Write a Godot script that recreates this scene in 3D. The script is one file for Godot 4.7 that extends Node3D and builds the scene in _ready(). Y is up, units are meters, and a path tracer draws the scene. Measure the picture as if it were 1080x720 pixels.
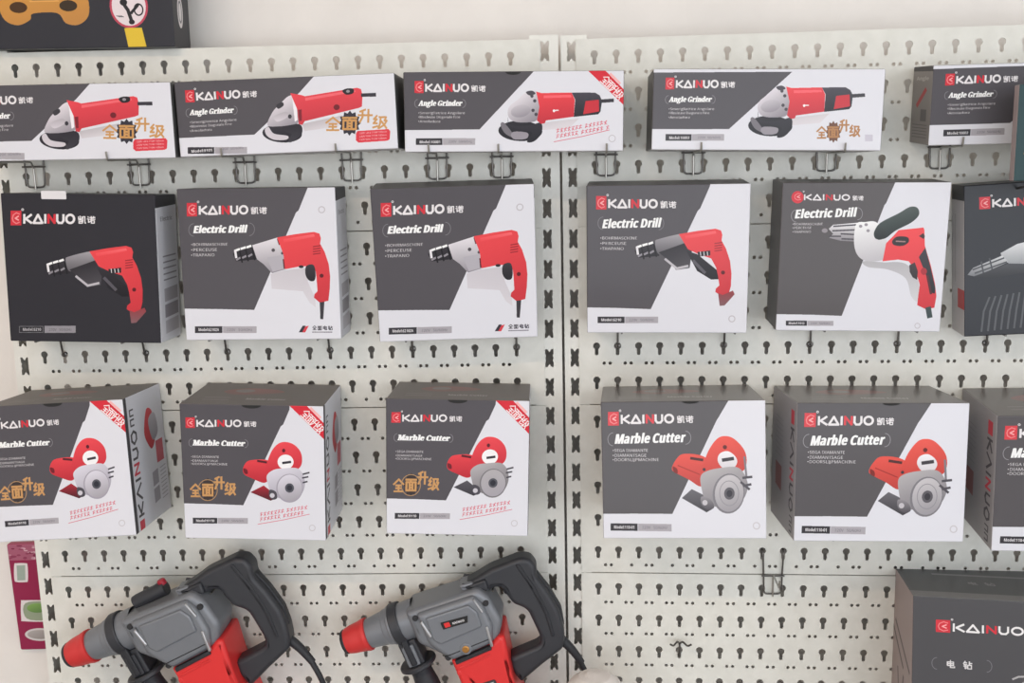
extends Node3D
# A shop wall: two bays of white perforated display rack, boxed power tools on wire hooks,
# two rotary hammers hanging below. World: x to the right along the wall, y up, z out of the wall.

const Y0 := 1.85            # height of the first row of keyholes above the floor
const PITCH := 0.030        # keyhole columns
const ROW := 0.04977        # keyhole rows
const EXTRA := 0.00786      # additional gap at each panel joint
const WALL_Z := -0.100

var mats := {}
var font_bold: SystemFont
var font_serif: SystemFont
var font_plain: SystemFont
var bay_tf := []            # transforms of the two rack bays

# ------------------------------------------------------------------ ready
func _ready() -> void:
	var cam := Camera3D.new()
	cam.name = "camera"
	cam.fov = rad_to_deg(2.0 * atan(360.0 / 1080.0))
	cam.position = Vector3(0.73117, Y0 - 0.14096, 1.4487)
	cam.rotation = Vector3(-0.17528, 0.03283, -0.02183)
	cam.near = 0.05
	cam.current = true
	add_child(cam)

	var we := WorldEnvironment.new()
	we.name = "world_environment"
	var env := Environment.new()
	env.background_mode = Environment.BG_SKY
	var sky := Sky.new()
	var sm := ProceduralSkyMaterial.new()
	sm.sky_top_color = Color(0.86, 0.91, 0.975)
	sm.sky_horizon_color = Color(0.935, 0.955, 0.975)
	sm.ground_bottom_color = Color(0.45, 0.44, 0.42)
	sm.ground_horizon_color = Color(0.72, 0.72, 0.70)
	sm.sky_energy_multiplier = 1.0
	sky.sky_material = sm
	env.sky = sky
	env.background_energy_multiplier = 1.0
	env.tonemap_mode = Environment.TONE_MAPPER_LINEAR
	env.tonemap_exposure = EXPOSURE
	env.sdfgi_enabled = true
	env.ssao_enabled = true
	env.ssil_enabled = true
	we.environment = env
	add_child(we)

	# soft daylight coming in through the two shop-front openings (behind and beside the camera)
	daylight("shopfront_daylight", Vector3(1.15, 1.7, 3.49), 0.0, Vector2(4.1, 1.8), 8.6)
	daylight("side_daylight", Vector3(3.29, 1.7, 2.4), PI / 2, Vector2(1.4, 1.8), 3.0)

	font_bold = SystemFont.new(); font_bold.font_names = PackedStringArray(["Droid Sans"]); font_bold.font_weight = 700
	font_plain = SystemFont.new(); font_plain.font_names = PackedStringArray(["Droid Sans"])
	font_serif = SystemFont.new(); font_serif.font_names = PackedStringArray(["Droid Serif"]); font_serif.font_weight = 700

	make_materials()
	build_room()
	build_lamp()
	build_racks()
	build_cartons()
	build_hammers()
	build_extras()

func daylight(called: String, at: Vector3, turn: float, size: Vector2, energy: float) -> void:
	var l := AreaLight3D.new()
	l.name = called
	l.area_size = size
	l.light_color = Color(0.955, 0.975, 1.0)
	l.light_energy = energy
	l.area_range = 12.0
	l.shadow_enabled = true
	l.position = at
	l.rotation = Vector3(0, turn, 0)
	add_child(l)

const EXPOSURE := 0.76

# ------------------------------------------------------------------ materials
func mat(c: Color, rough := 0.6, metal := 0.0, spec := 0.5) -> StandardMaterial3D:
	var m := StandardMaterial3D.new()
	m.albedo_color = c
	m.roughness = rough
	m.metallic = metal
	m.metallic_specular = spec
	return m

func noise_tex(freq: float, octaves: int, seed_: int, lo: Color, hi: Color, size := 512, normal := false) -> NoiseTexture2D:
	var n := FastNoiseLite.new()
	n.seed = seed_
	n.frequency = freq
	n.fractal_octaves = octaves
	var t := NoiseTexture2D.new()
	t.width = size
	t.height = size
	t.seamless = true
	t.noise = n
	if normal:
		t.as_normal_map = true
		t.bump_strength = 1.5
	else:
		var g := Gradient.new()
		g.set_color(0, lo)
		g.set_color(1, hi)
		t.color_ramp = g
	return t

func make_materials() -> void:
	var plaster := mat(Color(0.935, 0.915, 0.895), 0.85)
	plaster.albedo_texture = noise_tex(0.012, 4, 5, Color(0.96, 0.96, 0.96), Color(1, 1, 1))
	plaster.uv1_triplanar = true
	plaster.uv1_world_triplanar = true
	plaster.uv1_scale = Vector3(0.9, 0.9, 0.9)
	mats.plaster = plaster
	mats.ceiling = mat(Color(0.93, 0.93, 0.91), 0.9)
	var fl := mat(Color(0.56, 0.545, 0.52), 0.45)
	fl.albedo_texture = noise_tex(0.03, 4, 8, Color(0.85, 0.84, 0.82), Color(1, 1, 1))
	fl.uv1_triplanar = true
	fl.uv1_world_triplanar = true
	mats.floor = fl
	var paint := mat(Color(0.89, 0.885, 0.855), 0.36, 0.0, 0.4)
	paint.albedo_texture = noise_tex(0.02, 5, 21, Color(0.955, 0.955, 0.95), Color(1, 1, 1))
	paint.uv1_triplanar = true
	paint.uv1_scale = Vector3(3, 3, 3)
	mats.paint = paint
	mats.upright_paint = mat(Color(0.885, 0.88, 0.85), 0.38)
	mats.steel_dark = mat(Color(0.16, 0.16, 0.17), 0.6)
	mats.wire = mat(Color(0.42, 0.41, 0.40), 0.35, 0.85)
	mats.wire_light = mat(Color(0.70, 0.69, 0.67), 0.3, 0.85)
	mats.cast_alloy = mat(Color(0.475, 0.487, 0.51), 0.42, 0.2)
	mats.bright_alloy = mat(Color(0.74, 0.74, 0.75), 0.28, 0.5)  # lighter copy of the casting, paints highlights on the hammer ribs
	mats.red_plastic = mat(Color(0.86, 0.20, 0.20), 0.38)
	mats.red_rubber = mat(Color(0.80, 0.20, 0.20), 0.5)
	mats.black_plastic = mat(Color(0.19, 0.195, 0.215), 0.5)
	mats.black_rubber = mat(Color(0.15, 0.155, 0.175), 0.6)
	mats.brass = mat(Color(0.72, 0.52, 0.28), 0.4, 0.7)
	mats.red_tip = mat(Color(0.62, 0.10, 0.18), 0.4)
	mats.card_white = mat(Color(0.87, 0.86, 0.87), 0.5, 0.0, 0.3)
	mats.card_grey = mat(Color(0.38, 0.375, 0.375), 0.45, 0.0, 0.3)
	mats.card_black = mat(Color(0.19, 0.185, 0.20), 0.42)
	mats.card_brown = mat(Color(0.60, 0.47, 0.36), 0.8)
	mats.slit = mat(Color(0.13, 0.13, 0.13), 0.8)  # matt black, also stands for the shade in the lid slots

# ------------------------------------------------------------------ node helpers
func thing(called: String, label: String, category: String, group := "") -> Node3D:
	var o := Node3D.new()
	o.name = called
	add_child(o, true)
	tag(o, label, category, group)
	return o

func tag(o: Node, label: String, category: String, group := "") -> void:
	o.set_meta("label", label)
	o.set_meta("category", category)
	if group != "":
		o.set_meta("group", group)

func part(called: String, mesh: Mesh, m: Material, parent: Node, tf := Transform3D.IDENTITY) -> MeshInstance3D:
	var o := MeshInstance3D.new()
	o.name = called
	o.mesh = mesh
	o.material_override = m
	o.transform = tf
	parent.add_child(o, true)
	return o

func structure(called: String, mesh: Mesh, m: Material, tf := Transform3D.IDENTITY) -> MeshInstance3D:
	var o := part(called, mesh, m, self, tf)
	o.set_meta("kind", "structure")
	return o

# ------------------------------------------------------------------ mesh helpers
func begin() -> SurfaceTool:
	var st := SurfaceTool.new()
	st.begin(Mesh.PRIMITIVE_TRIANGLES)
	return st

func tri(st: SurfaceTool, a: Vector3, b: Vector3, c: Vector3, na: Vector3, nb: Vector3, nc: Vector3, uva := Vector2.ZERO, uvb := Vector2.ZERO, uvc := Vector2.ZERO) -> void:
	var n := (b - a).cross(c - a)
	if n.dot(na + nb + nc) > 0.0:
		var t := b; b = c; c = t
		var tn := nb; nb = nc; nc = tn
		var tu := uvb; uvb = uvc; uvc = tu
	st.set_normal(na); st.set_uv(uva); st.add_vertex(a)
	st.set_normal(nb); st.set_uv(uvb); st.add_vertex(b)
	st.set_normal(nc); st.set_uv(uvc); st.add_vertex(c)

func flat(st: SurfaceTool, a: Vector3, b: Vector3, c: Vector3, n: Vector3) -> void:
	tri(st, a, b, c, n, n, n)

func quad(st: SurfaceTool, a: Vector3, b: Vector3, c: Vector3, d: Vector3, n: Vector3) -> void:
	flat(st, a, b, c, n)
	flat(st, a, c, d, n)

func add_box(st: SurfaceTool, lo: Vector3, hi: Vector3) -> void:
	var p := func(i: int) -> Vector3: return Vector3(hi.x if i & 1 else lo.x, hi.y if i & 2 else lo.y, hi.z if i & 4 else lo.z)
	quad(st, p.call(0), p.call(1), p.call(3), p.call(2), Vector3(0, 0, -1))
	quad(st, p.call(4), p.call(5), p.call(7), p.call(6), Vector3(0, 0, 1))
	quad(st, p.call(0), p.call(1), p.call(5), p.call(4), Vector3(0, -1, 0))
	quad(st, p.call(2), p.call(3), p.call(7), p.call(6), Vector3(0, 1, 0))
	quad(st, p.call(0), p.call(2), p.call(6), p.call(4), Vector3(-1, 0, 0))
	quad(st, p.call(1), p.call(3), p.call(7), p.call(5), Vector3(1, 0, 0))

func box_mesh(lo: Vector3, hi: Vector3) -> ArrayMesh:
	var st := begin()
	add_box(st, lo, hi)
	return st.commit()

# ring of sheet between a rectangle and a star-shaped hole, with the hole's wall going back
func hole_cell(st: SurfaceTool, r: Rect2, centre: Vector2, hole: PackedVector2Array, z: float, back: float) -> void:
	var n := hole.size()
	var outs := PackedVector2Array()
	var sides := PackedInt32Array()
	for i in n:
		var d := (hole[i]).normalized()
		var best := 1e9
		var side := 0
		if d.x > 1e-6:
			var t := (r.end.x - centre.x) / d.x
			if t < best: best = t; side = 0
		if d.y > 1e-6:
			var t := (r.end.y - centre.y) / d.y
			if t < best: best = t; side = 1
		if d.x < -1e-6:
			var t := (r.position.x - centre.x) / d.x
			if t < best: best = t; side = 2
		if d.y < -1e-6:
			var t := (r.position.y - centre.y) / d.y
			if t < best: best = t; side = 3
		outs.append(centre + d * best)
		sides.append(side)
	var corner := [Vector2(r.end.x, r.end.y), Vector2(r.position.x, r.end.y), r.position, Vector2(r.end.x, r.position.y)]
	var f := Vector3(0, 0, 1)
	for i in n:
		var j := (i + 1) % n
		var h0 := centre + hole[i]
		var h1 := centre + hole[j]
		var a := Vector3(h0.x, h0.y, z)
		var b := Vector3(h1.x, h1.y, z)
		var c := Vector3(outs[j].x, outs[j].y, z)
		var d := Vector3(outs[i].x, outs[i].y, z)
		flat(st, a, b, c, f)
		flat(st, a, c, d, f)
		var s := sides[i]
		var prev := outs[i]
		while s != sides[j]:
			var k: Vector2 = corner[s]
			flat(st, Vector3(prev.x, prev.y, z), Vector3(k.x, k.y, z), c, f)
			prev = k
			s = (s + 1) % 4
		var nn := -((hole[i] + hole[j]) * 0.5).normalized()
		var wn := Vector2(-(h1 - h0).y, (h1 - h0).x).normalized()
		if wn.dot(nn) < 0: wn = -wn
		quad(st, a, b, b - Vector3(0, 0, back), a - Vector3(0, 0, back), Vector3(wn.x, wn.y, 0))

func tube(st: SurfaceTool, pts: Array, r: float, sides := 8, r_end := -1.0) -> void:
	var n := pts.size()
	var up := Vector3(0.31, 0.77, 0.55)
	var rings := []
	var norms := []
	for i in n:
		var t: Vector3
		if i == 0: t = pts[1] - pts[0]
		elif i == n - 1: t = pts[n - 1] - pts[n - 2]
		else: t = (pts[i + 1] - pts[i]).normalized() + (pts[i] - pts[i - 1]).normalized()
		t = t.normalized()
		var u := (up - t * up.dot(t)).normalized()
		up = u
		var w := t.cross(u)
		var ring := []
		var nr := []
		var rr := r if r_end < 0 else lerpf(r, r_end, float(i) / (n - 1))
		for k in sides:
			var a := TAU * k / sides
			var d := u * cos(a) + w * sin(a)
			ring.append(pts[i] + d * rr)
			nr.append(d)
		rings.append(ring)
		norms.append(nr)
	for i in n - 1:
		for k in sides:
			var l := (k + 1) % sides
			tri(st, rings[i][k], rings[i][l], rings[i + 1][l], norms[i][k], norms[i][l], norms[i + 1][l])
			tri(st, rings[i][k], rings[i + 1][l], rings[i + 1][k], norms[i][k], norms[i + 1][l], norms[i + 1][k])
	for e in [0, n - 1]:
		var t: Vector3 = (pts[0] - pts[1]).normalized() if e == 0 else (pts[n - 1] - pts[n - 2]).normalized()
		for k in sides:
			flat(st, pts[e], rings[e][k], rings[e][(k + 1) % sides], t)

func smooth_path(ctrl: Array, steps := 6) -> Array:
	var out := []
	for i in ctrl.size() - 1:
		var p0: Vector3 = ctrl[maxi(i - 1, 0)]
		var p1: Vector3 = ctrl[i]
		var p2: Vector3 = ctrl[i + 1]
		var p3: Vector3 = ctrl[mini(i + 2, ctrl.size() - 1)]
		for s in steps:
			out.append(p1.cubic_interpolate(p2, p0, p3, float(s) / steps))
	out.append(ctrl[ctrl.size() - 1])
	return out

# wire with rounded corners
func bent(ctrl: Array, rad: float, steps := 4) -> Array:
	var out := [ctrl[0]]
	for i in range(1, ctrl.size() - 1):
		var a: Vector3 = ctrl[i - 1]
		var b: Vector3 = ctrl[i]
		var c: Vector3 = ctrl[i + 1]
		var ra := minf(rad, a.distance_to(b) * 0.45)
		var rc := minf(rad, c.distance_to(b) * 0.45)
		var p := b + (a - b).normalized() * ra
		var q := b + (c - b).normalized() * rc
		for s in steps + 1:
			var t := float(s) / steps
			out.append(p.lerp(b, t).lerp(b.lerp(q, t), t))
	out.append(ctrl[ctrl.size() - 1])
	return out

# lathe round an axis: profile of (distance along axis, radius), sharp = flat joins
func lathe(st: SurfaceTool, o: Vector3, axis: Vector3, prof: Array, sides := 28) -> void:
	axis = axis.normalized()
	var u := axis.cross(Vector3(0.13, 0.2, 1)).normalized()
	var w := axis.cross(u)
	for i in prof.size() - 1:
		var a: Vector2 = prof[i]
		var b: Vector2 = prof[i + 1]
		var dn := Vector2(-(b.y - a.y), b.x - a.x).normalized()   # (along axis, radial)
		for k in sides:
			var a0 := TAU * k / sides
			var a1 := TAU * (k + 1) / sides
			var d0 := u * cos(a0) + w * sin(a0)
			var d1 := u * cos(a1) + w * sin(a1)
			var n0 := axis * dn.x + d0 * dn.y
			var n1 := axis * dn.x + d1 * dn.y
			var p0 := o + axis * a.x + d0 * a.y
			var p1 := o + axis * a.x + d1 * a.y
			var p2 := o + axis * b.x + d1 * b.y
			var p3 := o + axis * b.x + d0 * b.y
			if a.y > 1e-6: tri(st, p0, p1, p2, n0, n1, n1)
			if b.y > 1e-6: tri(st, p0, p2, p3, n0, n1, n0)

func round_poly(pts: PackedVector2Array, rad: float, steps := 4) -> PackedVector2Array:
	var out := PackedVector2Array()
	var n := pts.size()
	for i in n:
		var a := pts[(i + n - 1) % n]
		var b := pts[i]
		var c := pts[(i + 1) % n]
		var ra := minf(rad, a.distance_to(b) * 0.42)
		var rc := minf(rad, c.distance_to(b) * 0.42)
		var p := b + (a - b).normalized() * ra
		var q := b + (c - b).normalized() * rc
		for s in steps + 1:
			var t := float(s) / steps
			out.append(p.lerp(b, t).lerp(b.lerp(q, t), t))
	return out

# solid plate with rounded edges from a 2D outline; front at z1, back at z0
func plate(st: SurfaceTool, poly: PackedVector2Array, z0: float, z1: float, bev: float, steps := 3) -> void:
	var n := poly.size()
	var ccw := not Geometry2D.is_polygon_clockwise(poly)
	var dirs := PackedVector2Array()
	for i in n:
		var e0 := (poly[i] - poly[(i + n - 1) % n]).normalized()
		var e1 := (poly[(i + 1) % n] - poly[i]).normalized()
		var n0 := Vector2(e0.y, -e0.x)
		var n1 := Vector2(e1.y, -e1.x)
		if not ccw:
			n0 = -n0; n1 = -n1
		var m := (n0 + n1).normalized()
		dirs.append(m / maxf(m.dot(n1), 0.5))
	var rings := []     # [inset, z, angle]
	for s in steps + 1:
		var a := -PI / 2 + PI / 2 * s / steps
		rings.append([bev * (1.0 - cos(a)), z0 + bev + bev * sin(a), a])
	for s in steps + 1:
		var a := PI / 2 * s / steps
		rings.append([bev * (1.0 - cos(a)), z1 - bev + bev * sin(a), a])
	for k in rings.size() - 1:
		var r0: Array = rings[k]
		var r1: Array = rings[k + 1]
		for i in n:
			var j := (i + 1) % n
			var pa: Vector2 = poly[i] - dirs[i] * r0[0]
			var pb: Vector2 = poly[j] - dirs[j] * r0[0]
			var pc: Vector2 = poly[j] - dirs[j] * r1[0]
			var pd: Vector2 = poly[i] - dirs[i] * r1[0]
			var di := dirs[i].normalized()
			var dj := dirs[j].normalized()
			var na := Vector3(di.x * cos(r0[2]), di.y * cos(r0[2]), sin(r0[2]))
			var nb := Vector3(dj.x * cos(r0[2]), dj.y * cos(r0[2]), sin(r0[2]))
			var nc := Vector3(dj.x * cos(r1[2]), dj.y * cos(r1[2]), sin(r1[2]))
			var nd := Vector3(di.x * cos(r1[2]), di.y * cos(r1[2]), sin(r1[2]))
			var A := Vector3(pa.x, pa.y, r0[1])
			var B := Vector3(pb.x, pb.y, r0[1])
			var C := Vector3(pc.x, pc.y, r1[1])
			var D := Vector3(pd.x, pd.y, r1[1])
			tri(st, A, B, C, na, nb, nc)
			tri(st, A, C, D, na, nc, nd)
	var cap := PackedVector2Array()
	for i in n:
		cap.append(poly[i] - dirs[i] * bev)
	var idx := Geometry2D.triangulate_polygon(cap)
	if idx.is_empty():
		idx = Geometry2D.triangulate_polygon(poly)
	for i in range(0, idx.size(), 3):
		var a := cap[idx[i]]
		var b := cap[idx[i + 1]]
		var c := cap[idx[i + 2]]
		flat(st, Vector3(a.x, a.y, z1), Vector3(b.x, b.y, z1), Vector3(c.x, c.y, z1), Vector3(0, 0, 1))
		flat(st, Vector3(a.x, a.y, z0), Vector3(b.x, b.y, z0), Vector3(c.x, c.y, z0), Vector3(0, 0, -1))

func plate_mesh(pts: Array, z0: float, z1: float, bev: float, rad: float, steps := 3) -> ArrayMesh:
	var p := PackedVector2Array()
	for q in pts:
		p.append(Vector2(q[0], q[1]) * 0.001)
	if rad > 0:
		p = round_poly(p, rad * 0.001)
	var st := begin()
	plate(st, p, z0 * 0.001, z1 * 0.001, bev * 0.001, steps)
	return st.commit()

# ------------------------------------------------------------------ room
func build_room() -> void:
	var t := 0.15
	var x0 := -1.7
	var x1 := 3.3
	var zf := 3.5
	var h := 2.95
	structure("wall_back", box_mesh(Vector3(x0 - t, 0, WALL_Z - t), Vector3(x1 + t, h, WALL_Z)), mats.plaster)
	structure("wall_left", box_mesh(Vector3(x0 - t, 0, WALL_Z), Vector3(x0, h, zf)), mats.plaster)
	# the side wall is open towards the street as well
	var sw := begin()
	add_box(sw, Vector3(x1, 0, WALL_Z), Vector3(x1 + t, h, 1.7))
	add_box(sw, Vector3(x1, 0, 3.1), Vector3(x1 + t, h, zf))
	add_box(sw, Vector3(x1, 2.6, 1.7), Vector3(x1 + t, h, 3.1))
	add_box(sw, Vector3(x1, 0, 1.7), Vector3(x1 + t, 0.8, 3.1))
	structure("wall_right", sw.commit(), mats.plaster)
	structure("floor", box_mesh(Vector3(x0 - t, -t, WALL_Z - t), Vector3(x1 + t, 0, zf + t)), mats.floor)
	structure("ceiling", box_mesh(Vector3(x0 - t, h, WALL_Z - t), Vector3(x1 + t, h + t, zf + t)), mats.ceiling)
	# the shop front: a wide window opening behind the camera lets the daylight in
	var ox0 := -0.9
	var ox1 := 3.2
	var oh := 2.6
	var sill := 0.8  # unseen low wall, raised to cut the light from below
	var st := begin()
	add_box(st, Vector3(x0 - t, 0, zf), Vector3(ox0, h, zf + t))
	add_box(st, Vector3(ox1, 0, zf), Vector3(x1 + t, h, zf + t))
	add_box(st, Vector3(ox0, oh, zf), Vector3(ox1, h, zf + t))
	add_box(st, Vector3(ox0, 0, zf), Vector3(ox1, sill, zf + t))
	structure("wall_front", st.commit(), mats.plaster)
	structure("ground", box_mesh(Vector3(-12, -0.28, -8), Vector3(18, -0.16, 20)), mats.floor)

func build_lamp() -> void:
	# unseen warm ceiling batten, added to tint the upper wall
	var o := thing("added_ceiling_lamp", "unseen white ceiling batten lamp with a glowing tube, added for warm fill", "lamp")
	o.position = Vector3(-0.2, 2.95, 2.0)
	part("housing", box_mesh(Vector3(-0.62, -0.045, -0.035), Vector3(0.62, 0.0, 0.035)), mats.card_white, o)
	var st := begin()
	tube(st, [Vector3(-0.58, -0.062, 0), Vector3(0.58, -0.062, 0)], 0.014, 14)
	var g := mat(Color(1.0, 0.95, 0.88), 0.5)
	g.emission_enabled = true
	g.emission = Color(1.0, 0.91, 0.80)
	g.emission_energy_multiplier = 3.0
	part("glowing_tube", st.commit(), g, o)
	var l := AreaLight3D.new()
	l.name = "warm_fill_light"
	l.area_size = Vector2(1.16, 0.03)
	l.light_color = Color(1.0, 0.86, 0.72)
	l.light_energy = 2.4
	l.shadow_enabled = true
	l.rotation = Vector3(-PI / 2, 0, 0)
	l.position = Vector3(0, -0.08, 0)
	o.add_child(l)

# ------------------------------------------------------------------ rack
func keyhole() -> PackedVector2Array:
	var p := PackedVector2Array()
	var r := 0.0051
	var w := 0.0026
	var a0 := -PI / 2 + asin(w / r)
	for i in 13:
		var a := a0 + (TAU - 2 * asin(w / r)) * i / 12.0
		p.append(Vector2(cos(a), sin(a)) * r)
	for q in [Vector2(-w, -0.0118), Vector2(-0.0014, -0.0136), Vector2(0.0014, -0.0136), Vector2(w, -0.0118)]:
		p.append(q)
	return p

func panel_mesh() -> ArrayMesh:
	var st := begin()
	var key := keyhole()
	var dot := PackedVector2Array()
	for i in 8:
		dot.append(Vector2.from_angle(TAU * (i + 0.5) / 8) * 0.0026)
	var x0 := -0.025
	var x1 := 0.730
	var top := 0.0205
	var bot := -4 * ROW - 0.0355
	var f := Vector3(0, 0, 1)
	var rect := func(ax: float, ay: float, bx: float, by: float) -> void:
		quad(st, Vector3(ax, ay, 0), Vector3(bx, ay, 0), Vector3(bx, by, 0), Vector3(ax, by, 0), f)
	rect.call(x0, 0.012, x1, top)
	for r in 5:
		var y := -r * ROW
		var yd := y - (0.0252 if r < 4 else 0.0240)
		var ka := y - 0.0195
		var kb := yd - 0.005
		rect.call(x0, ka, -0.015, y + 0.012)
		rect.call(0.705, ka, x1, y + 0.012)
		for c in 24:
			hole_cell(st, Rect2(c * PITCH - 0.015, ka, PITCH, y + 0.012 - ka), Vector2(c * PITCH, y), key, 0.0, 0.0012)
		rect.call(x0, kb, 0.0, ka)
		rect.call(23 * PITCH, kb, x1, ka)
		for c in 23:
			for s in 2:
				var rx := c * PITCH + s * 0.015
				if r == 4 and c % 2 == 1 and s == 0:
					rect.call(rx, kb, rx + 0.015, ka)
				else:
					hole_cell(st, Rect2(rx, kb, 0.015, ka - kb), Vector2(c * PITCH + (0.0107 if s == 0 else 0.0193), yd), dot, 0.0, 0.0012)
		var nxt := -(r + 1) * ROW + 0.012 if r < 4 else bot
		rect.call(x0, nxt, x1, kb)
	# folded edges
	for e in [[Vector2(x0, top), Vector2(x1, top), Vector3(0, 1, 0)], [Vector2(x0, bot), Vector2(x1, bot), Vector3(0, -1, 0)], [Vector2(x0, bot), Vector2(x0, top), Vector3(-1, 0, 0)], [Vector2(x1, bot), Vector2(x1, top), Vector3(1, 0, 0)]]:
		var a: Vector2 = e[0]
		var b: Vector2 = e[1]
		quad(st, Vector3(a.x, a.y, 0), Vector3(b.x, b.y, 0), Vector3(b.x, b.y, -0.002 if e[2].x != 0 else -0.008), Vector3(a.x, a.y, -0.002 if e[2].x != 0 else -0.008), e[2])
	return st.commit()

func upright_mesh(xl: float, xr: float, xs: float) -> ArrayMesh:
	var st := begin()
	var z := -0.0022
	var slot := PackedVector2Array([Vector2(0.0060, 0.0), Vector2(0.0048, 0.0035), Vector2(0.0060, 0.0065), Vector2(0.0060, 0.0132), Vector2(0.0030, 0.0132), Vector2(0.0, 0.0088), Vector2(-0.0030, 0.0132), Vector2(-0.0060, 0.0132), Vector2(-0.0060, 0.0065), Vector2(-0.0048, 0.0035), Vector2(-0.0060, 0.0), Vector2(-0.0048, -0.0035), Vector2(-0.0060, -0.0065), Vector2(-0.0060, -0.0132), Vector2(-0.0030, -0.0132), Vector2(0.0, -0.0088), Vector2(0.0030, -0.0132), Vector2(0.0060, -0.0132), Vector2(0.0060, -0.0065), Vector2(0.0048, -0.0035)])
	var sp := 0.0428
	var n := 41
	for i in n:
		var y := 0.0047 - i * sp
		hole_cell(st, Rect2(xl, y - sp / 2, xr - xl, sp), Vector2(xs, y), slot, z, 0.0018)
	var ylo := 0.0047 - (n - 0.5) * sp
	var yhi := 0.0047 + sp / 2
	var floor_y := -Y0
	quad(st, Vector3(xl, floor_y, z), Vector3(xr, floor_y, z), Vector3(xr, ylo, z), Vector3(xl, ylo, z), Vector3(0, 0, 1))
	for e in [[xl, -1.0], [xr, 1.0]]:
		quad(st, Vector3(e[0], floor_y, z), Vector3(e[0], yhi, z), Vector3(e[0], yhi, -0.066), Vector3(e[0], floor_y, -0.066), Vector3(e[1], 0, 0))
		var x: float = e[0] - e[1] * 0.0015
		quad(st, Vector3(x, floor_y, z - 0.0015), Vector3(x, yhi, z - 0.0015), Vector3(x, yhi, -0.0645), Vector3(x, floor_y, -0.0645), Vector3(-e[1], 0, 0))
	# inner lips of the open-backed channel
	for e in [[xl, 1.0], [xr, -1.0]]:
		quad(st, Vector3(e[0], floor_y, -0.066), Vector3(e[0] + e[1] * 0.009, floor_y, -0.066), Vector3(e[0] + e[1] * 0.009, yhi, -0.066), Vector3(e[0], yhi, -0.066), Vector3(0, 0, -1))
	return st.commit()

func build_racks() -> void:
	bay_tf = [Transform3D(Basis.IDENTITY, Vector3(0, Y0, 0)),
		Transform3D(Basis.from_euler(Vector3(-0.01006, -0.05093, 0.00085)), Vector3(0.80486, Y0 - 0.00048, -0.00565))]
	var pm := panel_mesh()
	var ul := upright_mesh(-0.046, -0.010, -0.0315)
	var ur := upright_mesh(0.716, 0.7555, 0.7370)
	var rail := box_mesh(Vector3(-0.0095, 0, -0.030), Vector3(0.7155, 0.02, -0.026))
	for b in 2:
		var o := thing("display_rack", ["white perforated steel rack bay carrying the two rotary hammers", "white perforated steel rack bay with a bare empty wire hook"][b], "display rack", "perforated rack bays")
		o.transform = bay_tf[b]
		for k in 7:
			part("perforated_panel", pm, mats.paint, o, Transform3D(Basis.IDENTITY, Vector3(0, -k * (5 * ROW + EXTRA), 0)))
		part("upright", ul, mats.upright_paint, o)
		part("upright", ur, mats.upright_paint, o)
		for y in [-1.1, -1.6]:
			part("cross_rail", rail, mats.upright_paint, o, Transform3D(Basis.IDENTITY, Vector3(0, y, 0)))

func key_at(bay: int, col: float, row: int) -> Vector3:
	return bay_tf[bay] * Vector3(col * PITCH, -(row * ROW + floorf(row / 5.0) * EXTRA), 0)

# hook of two wires hung in neighbouring keyholes, joined in a U below, with a forward prong on a crossbar
func double_hook(bay: int, col: int, row: int, prong: float, label: String, group: String, lift := 0.0) -> Node3D:
	var o := thing("wire_hook", label, "hook", group)
	o.transform = Transform3D(bay_tf[bay].basis, key_at(bay, col + 0.5, row))
	var r := 0.00125
	var st := begin()
	tube(st, bent([Vector3(-0.015, 0.001, -0.0075), Vector3(-0.015, 0.001, 0.0035), Vector3(-0.0135, -0.03, 0.0035), Vector3(-0.0125, -0.065, 0.0035), Vector3(0.0125, -0.065, 0.0035), Vector3(0.0135, -0.03, 0.0035), Vector3(0.015, 0.001, 0.0035), Vector3(0.015, 0.001, -0.0075)], 0.006, 5), r, 8)
	part("frame", st.commit(), mats.wire, o)
	st = begin()
	tube(st, [Vector3(-0.0165, -0.0365, 0.0055), Vector3(0.0165, -0.0365, 0.0055)], r, 8)
	part("crossbar", st.commit(), mats.wire, o)
	st = begin()
	var y := -0.034 + lift
	tube(st, bent([Vector3(0, -0.068, 0.0058), Vector3(0, -0.038, 0.0060), Vector3(0, y, 0.012), Vector3(0, y, prong), Vector3(0, y + 0.011, prong + 0.003)], 0.003, 3), r * 1.1, 8)
	part("prong", st.commit(), mats.wire_light, o)
	return o

# single wire pushed into one keyhole; follows the given world points
func single_hook(bay: int, col: int, row: int, pts: Array, label: String, group: String) -> Node3D:
	var o := thing("wire_hook", label, "hook", group)
	var k := key_at(bay, col, row)
	o.transform = Transform3D(bay_tf[bay].basis, k)
	var inv := o.transform.affine_inverse()
	var ctrl := [Vector3(0, 0.001, -0.0075), Vector3(0, -0.001, 0.004)]
	for p in pts:
		ctrl.append(inv * p)
	var st := begin()
	tube(st, bent(ctrl, 0.004, 4), 0.0015, 8)
	part("wire", st.commit(), mats.wire, o)
	st = begin()
	lathe(st, Vector3(0, 0, 0.0002), Vector3(0, 0, 1), [Vector2(0, 0.0036), Vector2(0.0012, 0.0036), Vector2(0.0018, 0.002), Vector2(0.0018, 0.0)], 12)
	part("collar", st.commit(), mats.wire, o)
	return o

# ------------------------------------------------------------------ printing on card
# A print is drawn on an Image. Its outlines are given in the coordinates of a sketch whose
# four corners of the printed face are known; a homography turns them into texels.
const ALBEDO_GAIN := 1.08

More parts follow.
